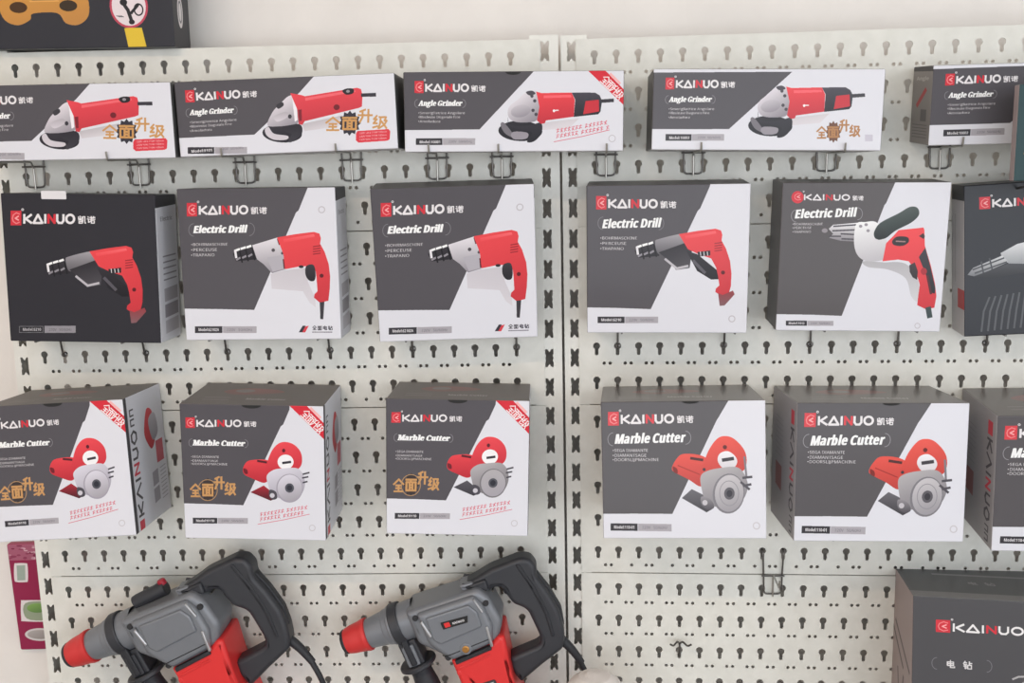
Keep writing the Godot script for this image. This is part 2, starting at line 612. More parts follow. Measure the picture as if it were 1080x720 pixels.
class Print:
	var img: Image
	var w: int
	var h: int
	var m: Basis            # sketch -> texel
	var gain := 1.0

	func _init(tw: int, th: int, quad: Array, base: String, g: float) -> void:
		w = tw
		h = th
		gain = g
		img = Image.create(w, h, false, Image.FORMAT_RGB8)
		img.fill(ink(base))
		set_quad(quad)

	func set_quad(q: Array) -> void:
		var p0 := Vector2(q[0][0], q[0][1]); var p1 := Vector2(q[1][0], q[1][1])
		var p2 := Vector2(q[2][0], q[2][1]); var p3 := Vector2(q[3][0], q[3][1])
		var s := p0 - p1 + p2 - p3
		var d1 := p1 - p2
		var d2 := p3 - p2
		var den := d1.x * d2.y - d2.x * d1.y
		var g := (s.x * d2.y - d2.x * s.y) / den
		var k := (d1.x * s.y - s.x * d1.y) / den
		var sq := Basis(Vector3(p1.x - p0.x + g * p1.x, p1.y - p0.y + g * p1.y, g), Vector3(p3.x - p0.x + k * p3.x, p3.y - p0.y + k * p3.y, k), Vector3(p0.x, p0.y, 1))
		m = Basis(Vector3(w, 0, 0), Vector3(0, h, 0), Vector3(0, 0, 1)) * sq.inverse()

	func shift(dx: float, dy: float) -> void:
		m = m * Basis(Vector3(1, 0, 0), Vector3(0, 1, 0), Vector3(dx, dy, 1))

	func ink(hex: String) -> Color:
		var c := Color(hex).srgb_to_linear()
		c = Color(minf(c.r * gain, 0.86), minf(c.g * gain, 0.86), minf(c.b * gain, 0.86))
		return c.linear_to_srgb()

	func at(p: Vector2) -> Vector2:
		var v := m * Vector3(p.x, p.y, 1)
		return Vector2(v.x / v.z, v.y / v.z)

	func fill_texels(p: PackedVector2Array, c: Color, c2: Color, dir := Vector2.ZERO) -> void:
		var lo := 1e9
		var hi := -1e9
		var glo := 1e9
		var ghi := -1e9
		for q in p:
			lo = minf(lo, q.y); hi = maxf(hi, q.y)
			glo = minf(glo, q.dot(dir)); ghi = maxf(ghi, q.dot(dir))
		var n := p.size()
		for y in range(maxi(0, int(ceil(lo - 0.5))), mini(h - 1, int(floor(hi - 0.5))) + 1):
			var yc := y + 0.5
			var xs := PackedFloat32Array()
			for i in n:
				var a := p[i]
				var b := p[(i + 1) % n]
				if (a.y <= yc) != (b.y <= yc):
					xs.append(a.x + (yc - a.y) * (b.x - a.x) / (b.y - a.y))
			xs.sort()
			for i in range(0, xs.size() - 1, 2):
				var x0 := maxi(0, int(ceil(xs[i] - 0.5)))
				var x1 := mini(w, int(ceil(xs[i + 1] - 0.5)))
				if x1 <= x0: continue
				if dir == Vector2.ZERO:
					img.fill_rect(Rect2i(x0, y, x1 - x0, 1), c)
				else:
					var x := x0
					while x < x1:
						var e := mini(x + 8, x1)
						var t := clampf((Vector2((x + e) * 0.5, yc).dot(dir) - glo) / maxf(ghi - glo, 1e-5), 0, 1)
						img.fill_rect(Rect2i(x, y, e - x, 1), c.lerp(c2, t))
						x = e

	func poly(pts: Array, c: String) -> void:
		var p := PackedVector2Array()
		for q in pts: p.append(at(Vector2(q[0], q[1])))
		fill_texels(p, ink(c), Color.BLACK)

	func grad(pts: Array, c: String, c2: String, dx: float, dy: float) -> void:
		var p := PackedVector2Array()
		for q in pts: p.append(at(Vector2(q[0], q[1])))
		fill_texels(p, ink(c), ink(c2), Vector2(dx, dy))

	func rnd(pts: Array, steps := 5) -> Array:      # closed smooth curve through the points
		var out := []
		var n := pts.size()
		for i in n:
			var v := []
			for k in 4:
				var q: Array = pts[(i + k - 1 + n) % n]
				v.append(Vector2(q[0], q[1]))
			for s in steps:
				var r: Vector2 = v[1].cubic_interpolate(v[2], v[0], v[3], float(s) / steps)
				out.append([r.x, r.y])
		return out

	func oval(cx: float, cy: float, rx: float, ry: float, c: String, c2 := "", tilt := 0.0) -> void:
		var pts := []
		for i in 28:
			var v := Vector2(rx * cos(TAU * i / 28), ry * sin(TAU * i / 28)).rotated(tilt)
			pts.append([cx + v.x, cy + v.y])
		if c2 == "": poly(pts, c)
		else: grad(pts, c, c2, 0.3, 1)

	func line(pts: Array, wd: float, c: String) -> void:
		var col := ink(c)
		for i in pts.size() - 1:
			var a := Vector2(pts[i][0], pts[i][1])
			var b := Vector2(pts[i + 1][0], pts[i + 1][1])
			var d := (b - a).normalized() * wd * 0.5
			var s := Vector2(-d.y, d.x)
			var e := d * 0.6
			fill_texels(PackedVector2Array([at(a - e + s), at(b + e + s), at(b + e - s), at(a - e - s)]), col, col)

	func ring(cx: float, cy: float, rx: float, ry: float, wd: float, c: String) -> void:
		var pts := []
		for i in 25:
			pts.append([cx + rx * cos(TAU * i / 24), cy + ry * sin(TAU * i / 24)])
		line(pts, wd, c)

	# glyph strokes in a 10 x 10 box
	func glyph(strokes: Array, x: float, y: float, wd: float, ht: float, th: float, c: String, slope := 0.0) -> void:
		for s in strokes:
			var pts := []
			for q in s:
				pts.append([x + q[0] * wd / 10.0, y + q[1] * ht / 10.0 + slope * q[0] * wd / 10.0])
			line(pts, th, c)

	# a line of type stretched from (x0,y0) to (x1,y1) along its baseline, ht tall
	func type(text: String, font: Font, x0: float, y0: float, x1: float, y1: float, ht: float, c: String, shear := 0.0, fat := 0.0) -> void:
		var tm := TextMesh.new()
		tm.font = font
		tm.text = text
		tm.font_size = 32
		tm.pixel_size = 0.01
		tm.depth = 0.0
		tm.curve_step = 2.0
		var a := tm.get_mesh_arrays()
		var v: PackedVector3Array = a[Mesh.ARRAY_VERTEX]
		var nn: PackedVector3Array = a[Mesh.ARRAY_NORMAL]
		var ix: PackedInt32Array = a[Mesh.ARRAY_INDEX] if a[Mesh.ARRAY_INDEX] != null else PackedInt32Array(range(v.size()))
		if v.is_empty(): return
		var cap := TextMesh.new()
		cap.font = font; cap.text = text.substr(0, 1) if text.substr(0, 1) != "•" else "A"; cap.font_size = 32; cap.pixel_size = 0.01; cap.depth = 0.0; cap.curve_step = 2.0
		var cb := cap.get_aabb()
		var lo := 1e9
		var hi := -1e9
		for p in v:
			lo = minf(lo, p.x); hi = maxf(hi, p.x)
		var base := cb.position.y
		# capitals keep the same baseline only when both meshes are centred alike
		var bl := tm.get_aabb().position.y
		var has_drop := false
		for ch in "gpqyj,":
			if text.contains(ch): has_drop = true
		base = bl + (cb.size.y * 0.29 if has_drop else 0.0)
		var p0 := Vector2(x0, y0)
		var ex := (Vector2(x1, y1) - p0)
		var along := ex.normalized()
		var up := Vector2(along.y, -along.x)
		var k := ht / cb.size.y
		var col := ink(c)
		for i in range(0, ix.size(), 3):
			if nn[ix[i]].z < 0.5: continue
			var q := PackedVector2Array()
			for j in 3:
				var p := v[ix[i + j]]
				var yy := (p.y - base) * k
				q.append(at(p0 + ex * ((p.x - lo) / (hi - lo)) + up * yy + along * yy * shear))
			fill_texels(q, col, col)
			if fat > 0.0:
				for e in [along * fat, -along * fat, up * fat * 0.7]:
					var dv := at(p0 + e) - at(p0)
					fill_texels(PackedVector2Array([q[0] + dv, q[1] + dv, q[2] + dv]), col, col)

	# the maker's mark: red square with a C, then the wide letters with a red N, then two characters
	func mark(x0: float, y0: float, x1: float, y1: float, ht: float, white: String, red: String, round_badge := false, cn := true) -> void:
		var ex := Vector2(x1 - x0, y1 - y0)
		var up := Vector2(ex.y, -ex.x).normalized() * ht
		var o := Vector2(x0, y0)
		var f := func(u: float, v: float) -> Array:
			var q := o + ex * u + up * v
			return [q.x, q.y]
		var th := ht * 0.22
		var hw := th / ex.length() * 0.5
		var hv := 0.11
		# badge
		if round_badge:
			var c0: Array = f.call(-0.14, 0.5)
			oval(c0[0], c0[1], ht * 0.95, ht * 0.95, red)
		else:
			poly([f.call(-0.24, -0.12), f.call(-0.035, -0.12), f.call(-0.035, 1.28), f.call(-0.24, 1.28)], red)
		var cc := "dc7d80"
		line([f.call(-0.07, 0.95), f.call(-0.13, 1.08), f.call(-0.19, 0.85), f.call(-0.205, 0.55), f.call(-0.19, 0.25), f.call(-0.13, 0.05), f.call(-0.07, 0.18)], th * 0.5, cc)
		line([f.call(-0.09, 0.75), f.call(-0.15, 0.55), f.call(-0.09, 0.38)], th * 0.6, "e6a3a4")
		var rc: Array = f.call(-0.01, 1.38)
		ring(rc[0], rc[1], ht * 0.09, ht * 0.09, ht * 0.06, white)
		# K A I N U O
		line([f.call(hw, hv), f.call(hw, 1 - hv)], th, white)
		line([f.call(0.155, 1 - hv), f.call(0.05, 0.5), f.call(0.16, hv)], th, white)
		line([f.call(0.20, hv), f.call(0.285, 1 - hv), f.call(0.37, hv), f.call(0.20, hv)], th, white)
		line([f.call(0.425, hv), f.call(0.425, 1 - hv)], th, white)
		line([f.call(0.485, hv), f.call(0.485, 1 - hv), f.call(0.605, hv), f.call(0.605, 1 - hv)], th, red)
		line([f.call(0.655, 1 - hv), f.call(0.655, 0.32), f.call(0.685, hv), f.call(0.745, hv), f.call(0.775, 0.32), f.call(0.775, 1 - hv)], th, white)
		var oc := []
		for i in 21:
			oc.append(f.call(0.905 + 0.075 * cos(TAU * i / 20), 0.5 + 0.39 * sin(TAU * i / 20)))
		line(oc, th, white)
		if cn:
			var a: Array = f.call(1.05, 0.78)
			var wd := ht * 0.78
			glyph(KAI, a[0], a[1], wd, ht * 0.72, ht * 0.1, white, ex.y / ex.x)
			glyph(NUO, a[0] + wd * 1.12, a[1] + wd * 1.12 * ex.y / ex.x, wd, ht * 0.72, ht * 0.1, white, ex.y / ex.x)

	func rule(x0: float, y0: float, x1: float, y1: float, dark: String, mid: String) -> void:
		# the model strip: a dark tab then a grey tab
		var xm := lerpf(x0, x1, 0.445)
		poly([[x0, y0], [xm, y0], [xm, y1], [x0, y1]], dark)
		poly([[xm + 2, y0], [x1, y0], [x1, y1], [xm + 2, y1]], mid)

	func emblem(x: float, y: float, wd: float, ht: float, gold: String, dark: String, gear := true) -> void:
		var u := wd / 4.0
		if gear:
			var pts := []
			for i in 24:
				var r := 1.0 if i % 2 == 0 else 0.78
				pts.append([x + u * 1.55 + u * 0.72 * r * cos(TAU * i / 24), y + ht * 0.56 + ht * 0.50 * r * sin(TAU * i / 24)])
			poly(pts, dark)
		glyph(QUAN, x, y + ht * 0.34, u * 0.95, ht * 0.52, ht * 0.075, gold)
		glyph(MIAN, x + u * 1.05, y + ht * 0.30, u * 1.0, ht * 0.52, ht * 0.085, gold)
		glyph(SHENG, x + u * 2.05, y + ht * 0.0, u * 0.98, ht * 0.55, ht * 0.08, gold)
		glyph(JI, x + u * 3.0, y + ht * 0.24, u * 0.98, ht * 0.55, ht * 0.075, gold)

	func script(x0: float, y0: float, x1: float, y1: float, ht: float, c: String) -> void:
		# two slanting lines of brush strokes and an underline
		var rng := RandomNumberGenerator.new()
		rng.seed = 77
		var s := (y1 - y0) / (x1 - x0)
		for k in 2:
			var x := x0
			while x < x1 - ht * 0.5:
				var yy := y0 + (x - x0) * s + k * ht * 1.35
				var gw := ht * 0.72
				glyph([[[0, rng.randf_range(1, 4)], [10, 1]], [[rng.randf_range(5, 8), -1], [rng.randf_range(0, 4), 10]], [[2, 5], [10, rng.randf_range(6, 10)]], [[rng.randf_range(0, 3), 9], [rng.randf_range(4, 8), 5]]], x, yy, gw, ht, ht * 0.13, c)
				x += ht * (0.95 if rng.randf() > 0.16 else 1.5)
		line([[x0 - ht * 0.6, y0 + ht * 3.2], [x0 + (x1 - x0) * 0.5, y0 + ht * 3.0 + (x1 - x0) * 0.5 * s], [x1 + ht * 0.3, y1 + ht * 2.5]], ht * 0.16, c)

	func tex() -> ImageTexture:
		return ImageTexture.create_from_image(img)

	const KAI = [[[1, 1], [1, 4], [5, 4], [5, 1]], [[3, 0], [3, 4]], [[1, 5.5], [5, 5.5], [5, 7.5], [1.5, 7.5], [1.5, 9.5], [5, 9.5]], [[6.5, 1], [6.5, 6], [5.8, 9.5]], [[6.5, 1], [8.8, 1], [8.8, 9.3], [10, 9.3]]]
	const NUO = [[[1, 1], [2, 2]], [[0.5, 4], [2, 4], [2, 8.5], [3, 7.5]], [[3.5, 2], [10, 2]], [[5.3, 0.5], [5.3, 3]], [[8, 0.5], [8, 3]], [[3.5, 4.3], [10, 4.3]], [[6.2, 3], [5.5, 5.5], [3.5, 8]], [[5.5, 6.3], [9, 6.3], [9, 9.5], [5.5, 9.5], [5.5, 6.3]]]
	const QUAN = [[[5, 0], [0.5, 4]], [[5, 0], [9.5, 4]], [[2.5, 4.8], [7.5, 4.8]], [[2.5, 7], [7.5, 7]], [[1, 9.5], [9, 9.5]], [[5, 4.8], [5, 9.5]]]
	const MIAN = [[[0.5, 1], [9.5, 1]], [[5, 1], [4.5, 3]], [[1, 3], [9, 3], [9, 9.5], [1, 9.5], [1, 3]], [[3.7, 3], [3.7, 9.5]], [[6.3, 3], [6.3, 9.5]], [[3.7, 5.2], [6.3, 5.2]], [[3.7, 7.3], [6.3, 7.3]]]
	const SHENG = [[[5, 0.5], [1.5, 2]], [[0.5, 4.5], [9.5, 4.5]], [[3.2, 1.5], [3.2, 6], [1.5, 9.5]], [[7, 0.5], [7, 9.5]]]
	const JI = [[[3, 0.5], [1, 3], [3, 3], [0.8, 6], [3.2, 6]], [[0.5, 9], [3.5, 8]], [[4.5, 1.5], [9, 1.5], [8, 4], [9.5, 4], [8, 7], [4.5, 9.5]], [[5.5, 1.5], [5.2, 6], [4, 9.5]], [[6, 4.5], [9.5, 9.5]]]
	const DIAN = [[[1.5, 2], [8.5, 2], [8.5, 6.5], [1.5, 6.5], [1.5, 2]], [[1.5, 4.2], [8.5, 4.2]], [[5, 0], [5, 9], [9.5, 9], [9.5, 7.8]]]
	const ZUAN = [[[2.5, 0], [0.5, 3]], [[1.8, 2], [4.3, 2]], [[1, 4.3], [4.2, 4.3]], [[0.7, 6.3], [4.3, 6.3]], [[2.5, 4.3], [2.5, 9.5], [4.3, 8]], [[7.2, 0.5], [7.2, 5]], [[7.2, 2.5], [10, 2.5]], [[5.3, 5], [9.5, 5], [9.5, 9.5], [5.3, 9.5], [5.3, 5]]]

# colours as they look in the photograph
const WHITE := "d2d2d9"
const GREY := "504e52"
const RED := "c8323e"
const INK := "2b2a2d"
const PALE := "dcd8da"

func new_print(size: Vector2, quad: Array, base: String, tw := 1024) -> Print:
	return Print.new(tw, int(tw * size.y / size.x), quad, base, ALBEDO_GAIN)

func small_lines(p: Print, lines: Array, x: float, ys: Array, xe: Array, ht: float, slope: float, c := "c9c6c8") -> void:
	for i in lines.size():
		p.type("•" + lines[i], font_plain, x, ys[i], xe[i], ys[i] + (xe[i] - x) * slope, ht, c)

func pill(p: Print, x0: float, y0: float, x1: float, y1: float, ht: float, c: String) -> void:
	# only the two round ends of the lozenge are printed
	for e in [[x0, y0, -1.0], [x1, y1, 1.0]]:
		var pts := []
		for i in 9:
			var a := -PI / 2 + PI * i / 8
			pts.append([e[0] + e[2] * cos(a) * ht * 0.4, e[1] + sin(a) * ht * 0.5])
		p.line(pts, ht * 0.05, c)

func grinder_red(p: Print) -> void:
	p.grad([[548, 362], [720, 325], [705, 372], [560, 392]], "b4afb4", "cfcacf", 0.2, 1)
	p.oval(465, 402, 84, 38, "35333a", "24232a", 0.06)
	p.poly(p.rnd([[392, 385], [408, 375], [430, 402], [488, 412], [482, 428], [430, 428], [400, 410]]), "c5bfc6")
	p.grad(p.rnd([[470, 372], [520, 360], [548, 372], [545, 410], [500, 440], [492, 425], [505, 405], [480, 395]]), "2c2a31", "3c3a41", 0, 1)
	p.grad(p.rnd([[402, 365], [425, 310], [455, 278], [490, 245], [522, 245], [540, 300], [536, 352], [500, 366], [440, 372]]), "d6d0d6", "8f8a92", 0.5, 1)
	p.poly(p.rnd([[440, 282], [465, 270], [470, 284], [448, 298]]), "3a383e")
	p.grad(p.rnd([[430, 330], [480, 310], [490, 330], [445, 352]]), "a9a3aa", "c9c3ca", 0, 1)
	p.oval(497, 330, 8, 9, "39363d")
	p.poly([[505, 240], [520, 236], [530, 345], [518, 352]], "e4dfe4")
	p.grad([[498, 232], [545, 240], [560, 245], [780, 209], [797, 214], [805, 240], [803, 288], [790, 294], [560, 350], [550, 366], [535, 362], [528, 300]], "dc4650", "b93742", 0.1, 1)
	p.poly([[560, 252], [770, 217], [775, 226], [562, 264]], "e2636b")
	p.poly([[532, 302], [546, 300], [548, 348], [536, 350]], "7a2630")
	p.poly(p.rnd([[718, 222], [738, 212], [765, 214], [764, 232], [735, 238]]), "2a262b")
	p.oval(742, 224, 8, 6, "8d888c")
	p.oval(695, 291, 13, 12, "6b2029")
	p.line([[803, 240], [858, 238]], 15, "35333a")

func grinder_dark(p: Print) -> void:
	p.grad([[620, 400], [800, 380], [760, 420], [630, 430]], "c2bdc2", "d0cbd0", 0.2, 1)
	p.oval(552, 432, 93, 43, "2c2b31", "1f1e24", 0.03)
	p.poly(p.rnd([[468, 405], [484, 398], [528, 455], [515, 458], [485, 440]]), "716d74")
	p.poly(p.rnd([[512, 452], [525, 435], [582, 440], [578, 464], [530, 468]]), "8f8b92")
	p.grad(p.rnd([[500, 372], [505, 405], [560, 412], [605, 405], [640, 398], [642, 440], [612, 475], [580, 478], [600, 440], [560, 428], [508, 412]]), "34323a", "222127", 0, 1)
	p.grad(p.rnd([[500, 368], [504, 330], [540, 300], [575, 270], [622, 268], [632, 330], [622, 385], [580, 396], [525, 392]]), "d3ced4", "868189", 0.6, 1)
	p.oval(553, 348, 42, 26, "b9b4bb", "8e8991", -0.2)
	for q in [[600, 285], [612, 305], [605, 345], [618, 362]]:
		p.oval(q[0], q[1], 7, 7, "47444b")
	p.poly(p.rnd([[575, 268], [600, 262], [615, 275], [590, 282]]), "4a474e")
	p.grad([[618, 266], [640, 272], [768, 270], [782, 300], [778, 372], [660, 388], [655, 400], [638, 402], [622, 388], [632, 330]], "e0444a", "b7303c", 0.1, 1)
	p.poly([[650, 282], [765, 280], [770, 290], [650, 294]], "e86068")
	p.grad([[768, 270], [868, 270], [888, 282], [898, 305], [892, 350], [882, 362], [778, 373], [784, 300]], "45424b", "26252b", 0, 1)
	p.poly([[828, 306], [884, 300], [886, 350], [818, 362]], "bd313c")
	p.line([[690, 346], [712, 345]], 5, "f0d7d9")
	p.oval(694, 347, 5, 6, "f6e4e5")
	p.line([[898, 306], [944, 303]], 15, "3a383e")

func ribbon(p: Print, a: Array, b: Array, c: Array, d: Array) -> void:
	p.poly([a, b, c, d], "c92c39")
	var mid0 := Vector2(a[0] + b[0], a[1] + b[1]) * 0.5
	var mid1 := Vector2(c[0] + d[0], c[1] + d[1]) * 0.5
	var e := mid1 - mid0
	var n := Vector2(-e.y, e.x).normalized()
	var ht := Vector2(a[0] - d[0], a[1] - d[1]).length() * 0.16
	var gs := [Print.QUAN, Print.MIAN, Print.SHENG, Print.JI]
	for i in 4:
		var o := mid0 + e * (0.27 + 0.155 * i) + n * ht * 0.1
		for s in gs[i]:
			var pts := []
			for q in s:
				var v: Vector2 = o + e.normalized() * (q[0] / 10.0 * ht * 0.95) + n * ((q[1] - 5) / 10.0 * ht * 1.1)
				pts.append([v.x, v.y])
			p.line(pts, ht * 0.11, "f2dfe0")
	var o0 := mid0 + e * 0.34 - n * ht * 0.85
	var o1 := mid0 + e * 0.66 - n * ht * 0.85
	p.line([[o0.x, o0.y], [o1.x, o1.y]], ht * 0.25, "e6a9a8")

func grinder_text(p: Print, dx: float, dy: float, sl: float, model: String) -> void:
	# laid out for the sketch of the ribboned grinder carton; sl = slope of the lines
	var y := func(x: float, v: float) -> float: return v + dy + (x - 105) * sl
	p.mark(152 + dx, y.call(152, 268), 335 + dx, y.call(335, 268), 36, PALE, RED)
	pill(p, 122 + dx, y.call(122, 316), 308 + dx, y.call(308, 316), 34, "8c8a8e")
	p.type("Angle Grinder", font_serif, 124 + dx, y.call(124, 327), 304 + dx, y.call(304, 327), 22, "efedef", 0.22, 1.3)
	small_lines(p, ["Smerigliatrice Angolare", "Meuleuse Diagonale Fine", "Amoladora"], 124 + dx, [y.call(124, 361), y.call(124, 378), y.call(124, 396)], [318 + dx, 298 + dx, 215 + dx], 10, sl)
	p.rule(114 + dx, 462 + dy + sl * 60, 362 + dx, 490 + dy + sl * 60, "38363b", "a39fa5")
	p.type(model, font_bold, 130 + dx, y.call(130, 483), 215 + dx, y.call(215, 483), 11, "d8d5d8")
	p.type("220V  50/60Hz", font_plain, 250 + dx, y.call(250, 481), 348 + dx, y.call(348, 481), 10, "6d6a70")

func print_grinder(kind: String, size: Vector2) -> ImageTexture:
	var p: Print
	if kind == "plain_red":
		p = new_print(size, [[15, 188], [938, 145], [965, 468], [38, 500]], WHITE)
		p.poly([[10, 180], [600, 158], [540, 226], [348, 406], [33, 420]], GREY)
		grinder_text(p, -45, 0, -0.06, "Model:9101")
		grinder_red(p)
		p.emblem(648, 298, 268, 108, "c08f58", "33313a")
		p.poly([[786, 392], [920, 384], [928, 394], [926, 428], [916, 434], [792, 442], [780, 432], [780, 402]], "cf3a46")
		for k in 3:
			p.type("220V 50Hz 710W 100mm", font_plain, 796, 405 + k * 14, 912, 398 + k * 14, 7, "f0c9cb")
	elif kind == "ribbon":
		p = new_print(size, [[60, 185], [992, 175], [990, 518], [68, 520]], WHITE)
		p.poly([[50, 175], [605, 176], [605, 183], [380, 425], [60, 428]], GREY)
		grinder_text(p, 0, 0, 0.0, "Model:10001")
		grinder_dark(p)
		ribbon(p, [830, 170], [905, 170], [996, 262], [996, 328])
		p.script(704, 424, 925, 386, 17, "c9596a")
		p.ring(942, 465, 14, 14, 3, "b3aeb4")
	else:
		p = new_print(size, [[72, 168], [1058, 172], [1035, 515], [72, 512]], WHITE)
		p.poly([[60, 184], [665, 183], [400, 425], [60, 425]], GREY)
		grinder_text(p, 18, -16, 0.0, "Model:10002")
		p.shift(22, -20)
		grinder_dark(p)
		p.shift(-22, 20)
		if kind == "brown":
			p.emblem(768, 385, 182, 92, "a8784e", "6b4a3a")
			p.poly([[970, 448], [1002, 448], [1002, 476], [970, 476]], "bdb9c4")
		else:
			p.script(724, 424, 945, 386, 17, "c9596a")
	return p.tex()

func drill_art(p: Print, dark_gear: bool) -> void:
	# sketch coordinates of the grey and white drill carton
	if not dark_gear:
		p.grad([[400, 412], [455, 396], [570, 385], [548, 440], [578, 505], [582, 545], [556, 525], [530, 480], [405, 470]], "bdb9bf", "cbc7cd", -0.2, 1)
	p.grad([[248, 330], [332, 293], [348, 352], [262, 360]], "3a373d", "232126", 0, 1)
	for q in [[258, 318, 274, 312], [282, 310, 298, 305], [306, 304, 320, 299]]:
		p.line([[q[0], q[1]], [q[2], q[3]]], 9, "e9e6ea")
		p.line([[q[0] + 6, q[1] + 36], [q[2] + 4, q[3] + 34]], 8, "8a868c")
	p.line([[258, 318], [262, 345]], 9, "dcd9dd")
	for q in [[276, 302], [300, 296], [326, 292]]:
		p.line([[q[0], q[1] + 16], [q[0] + 10, q[1] + 62]], 6, "1d1b20")
	if dark_gear:
		p.grad(p.rnd([[330, 298], [345, 285], [430, 265], [450, 275], [456, 330], [420, 345], [360, 345], [340, 340]], 4), "9c999e", "5b585d", 0, 1)
		p.grad([[345, 338], [450, 300], [480, 320], [470, 400], [415, 408], [385, 370]], "2d2b30", "4c494f", 0.3, 1)
		p.line([[372, 365], [418, 402], [462, 392]], 9, "b4b0b6")
		p.grad([[455, 330], [500, 345], [582, 410], [592, 445], [556, 446], [500, 412]], "2f2d33", "1e1c21", 0, 1)
		p.line([[485, 372], [530, 418]], 12, "55525a")
	else:
		p.grad([[326, 296], [425, 266], [442, 280], [458, 393], [406, 408], [372, 372], [345, 352]], "d9d5da", "8d8990", 0.1, 1)
		p.poly([[385, 345], [450, 335], [455, 390], [408, 402]], "aaa6ad")
		p.oval(410, 316, 7, 7, "4c484e")
		p.oval(447, 328, 6, 6, "4c484e")
		p.poly([[424, 270], [440, 268], [446, 290], [432, 296]], "5a2a30")
		p.poly([[448, 352], [458, 350], [462, 388], [452, 390]], "57242b")
	var red := [[425, 265], [500, 252], [572, 243], [594, 250], [600, 268], [597, 290], [615, 322], [632, 372], [638, 420], [637, 470], [632, 518], [598, 526], [574, 506], [576, 492], [588, 480], [584, 430], [580, 398], [562, 380], [520, 380], [458, 392], [450, 330]]
	if dark_gear:
		red = [[425, 265], [500, 252], [572, 243], [594, 250], [600, 268], [597, 290], [615, 322], [632, 372], [638, 420], [637, 470], [628, 505], [598, 512], [574, 496], [576, 482], [590, 470], [584, 430], [576, 398], [556, 362], [505, 345], [462, 325], [450, 305]]
	p.grad(red, "de464b", "bf343d", 0.35, 1)
	p.grad([[450, 272], [572, 252], [576, 262], [452, 286]], "e8666b", "de464b", 0, 1)
	for k in 4:
		p.line([[570, 302 + k * 10], [598, 298 + k * 10]], 4, "8d2830")
	p.oval(604, 418, 8, 8, "5a1c22")
	if dark_gear:
		p.poly([[500, 336], [552, 330], [552, 350], [505, 354]], "2b282d")
		for k in 3: p.line([[512 + k * 14, 335], [514 + k * 14, 350]], 3, "d9d4d7")
		p.grad([[585, 500], [604, 508], [645, 490], [652, 505], [632, 528], [612, 550], [592, 552]], "8c3a40", "7a5a5e", 0, 1)
	else:
		p.grad(p.rnd([[542, 380], [570, 374], [580, 405], [576, 436], [556, 438], [540, 415]]), "3a383d", "222025", 0, 1)
		p.oval(522, 382, 10, 6, "2d2a2f")
		p.poly([[597, 524], [616, 522], [612, 592], [600, 592]], "3b383d")

func drill_text(p: Print, dx: float, dy: float, narrow: bool, bars: Array, sl: float) -> void:
	p.mark(112 + dx, 176 + dy, 310 + dx, 176 + dy + sl * 198, 38, PALE, RED)
	pill(p, 92 + dx, 235 + dy, 315 + dx, 235 + dy + sl * 220, 50, "77757a")
	if narrow:
		p.type("Electric Drill", font_bold, 90 + dx, 255 + dy, 318 + dx, 250 + dy + sl * 220, 34, "f1eff1", 0.22, 1.6)
	else:
		p.type("Electric Drill", font_bold, 92 + dx, 248 + dy, 300 + dx, 248 + dy + sl * 208, 28, "f1eff1", 0.2, 2.0)
	small_lines(p, ["BOHRMASCHINE", "PERCEUSE", "TRAPANO"], 82 + dx, [299 + dy, 320 + dy, 341 + dy], [228 + dx, 185 + dx, 175 + dx], 11, sl)

func model_strip(p: Print, x0: float, y0: float, x1: float, y1: float, model: String, dark := "38363b", mid := "a39fa5") -> void:
	p.rule(x0, y0, x1, y1, dark, mid)
	var h := y1 - y0
	p.type(model, font_bold, lerpf(x0, x1, 0.06), y1 - h * 0.28, lerpf(x0, x1, 0.39), y1 - h * 0.28, h * 0.42, "d8d5d8")
	p.type("220V   50/60Hz", font_plain, lerpf(x0, x1, 0.52), y1 - h * 0.3, lerpf(x0, x1, 0.93), y1 - h * 0.3, h * 0.38, "6d6a70")

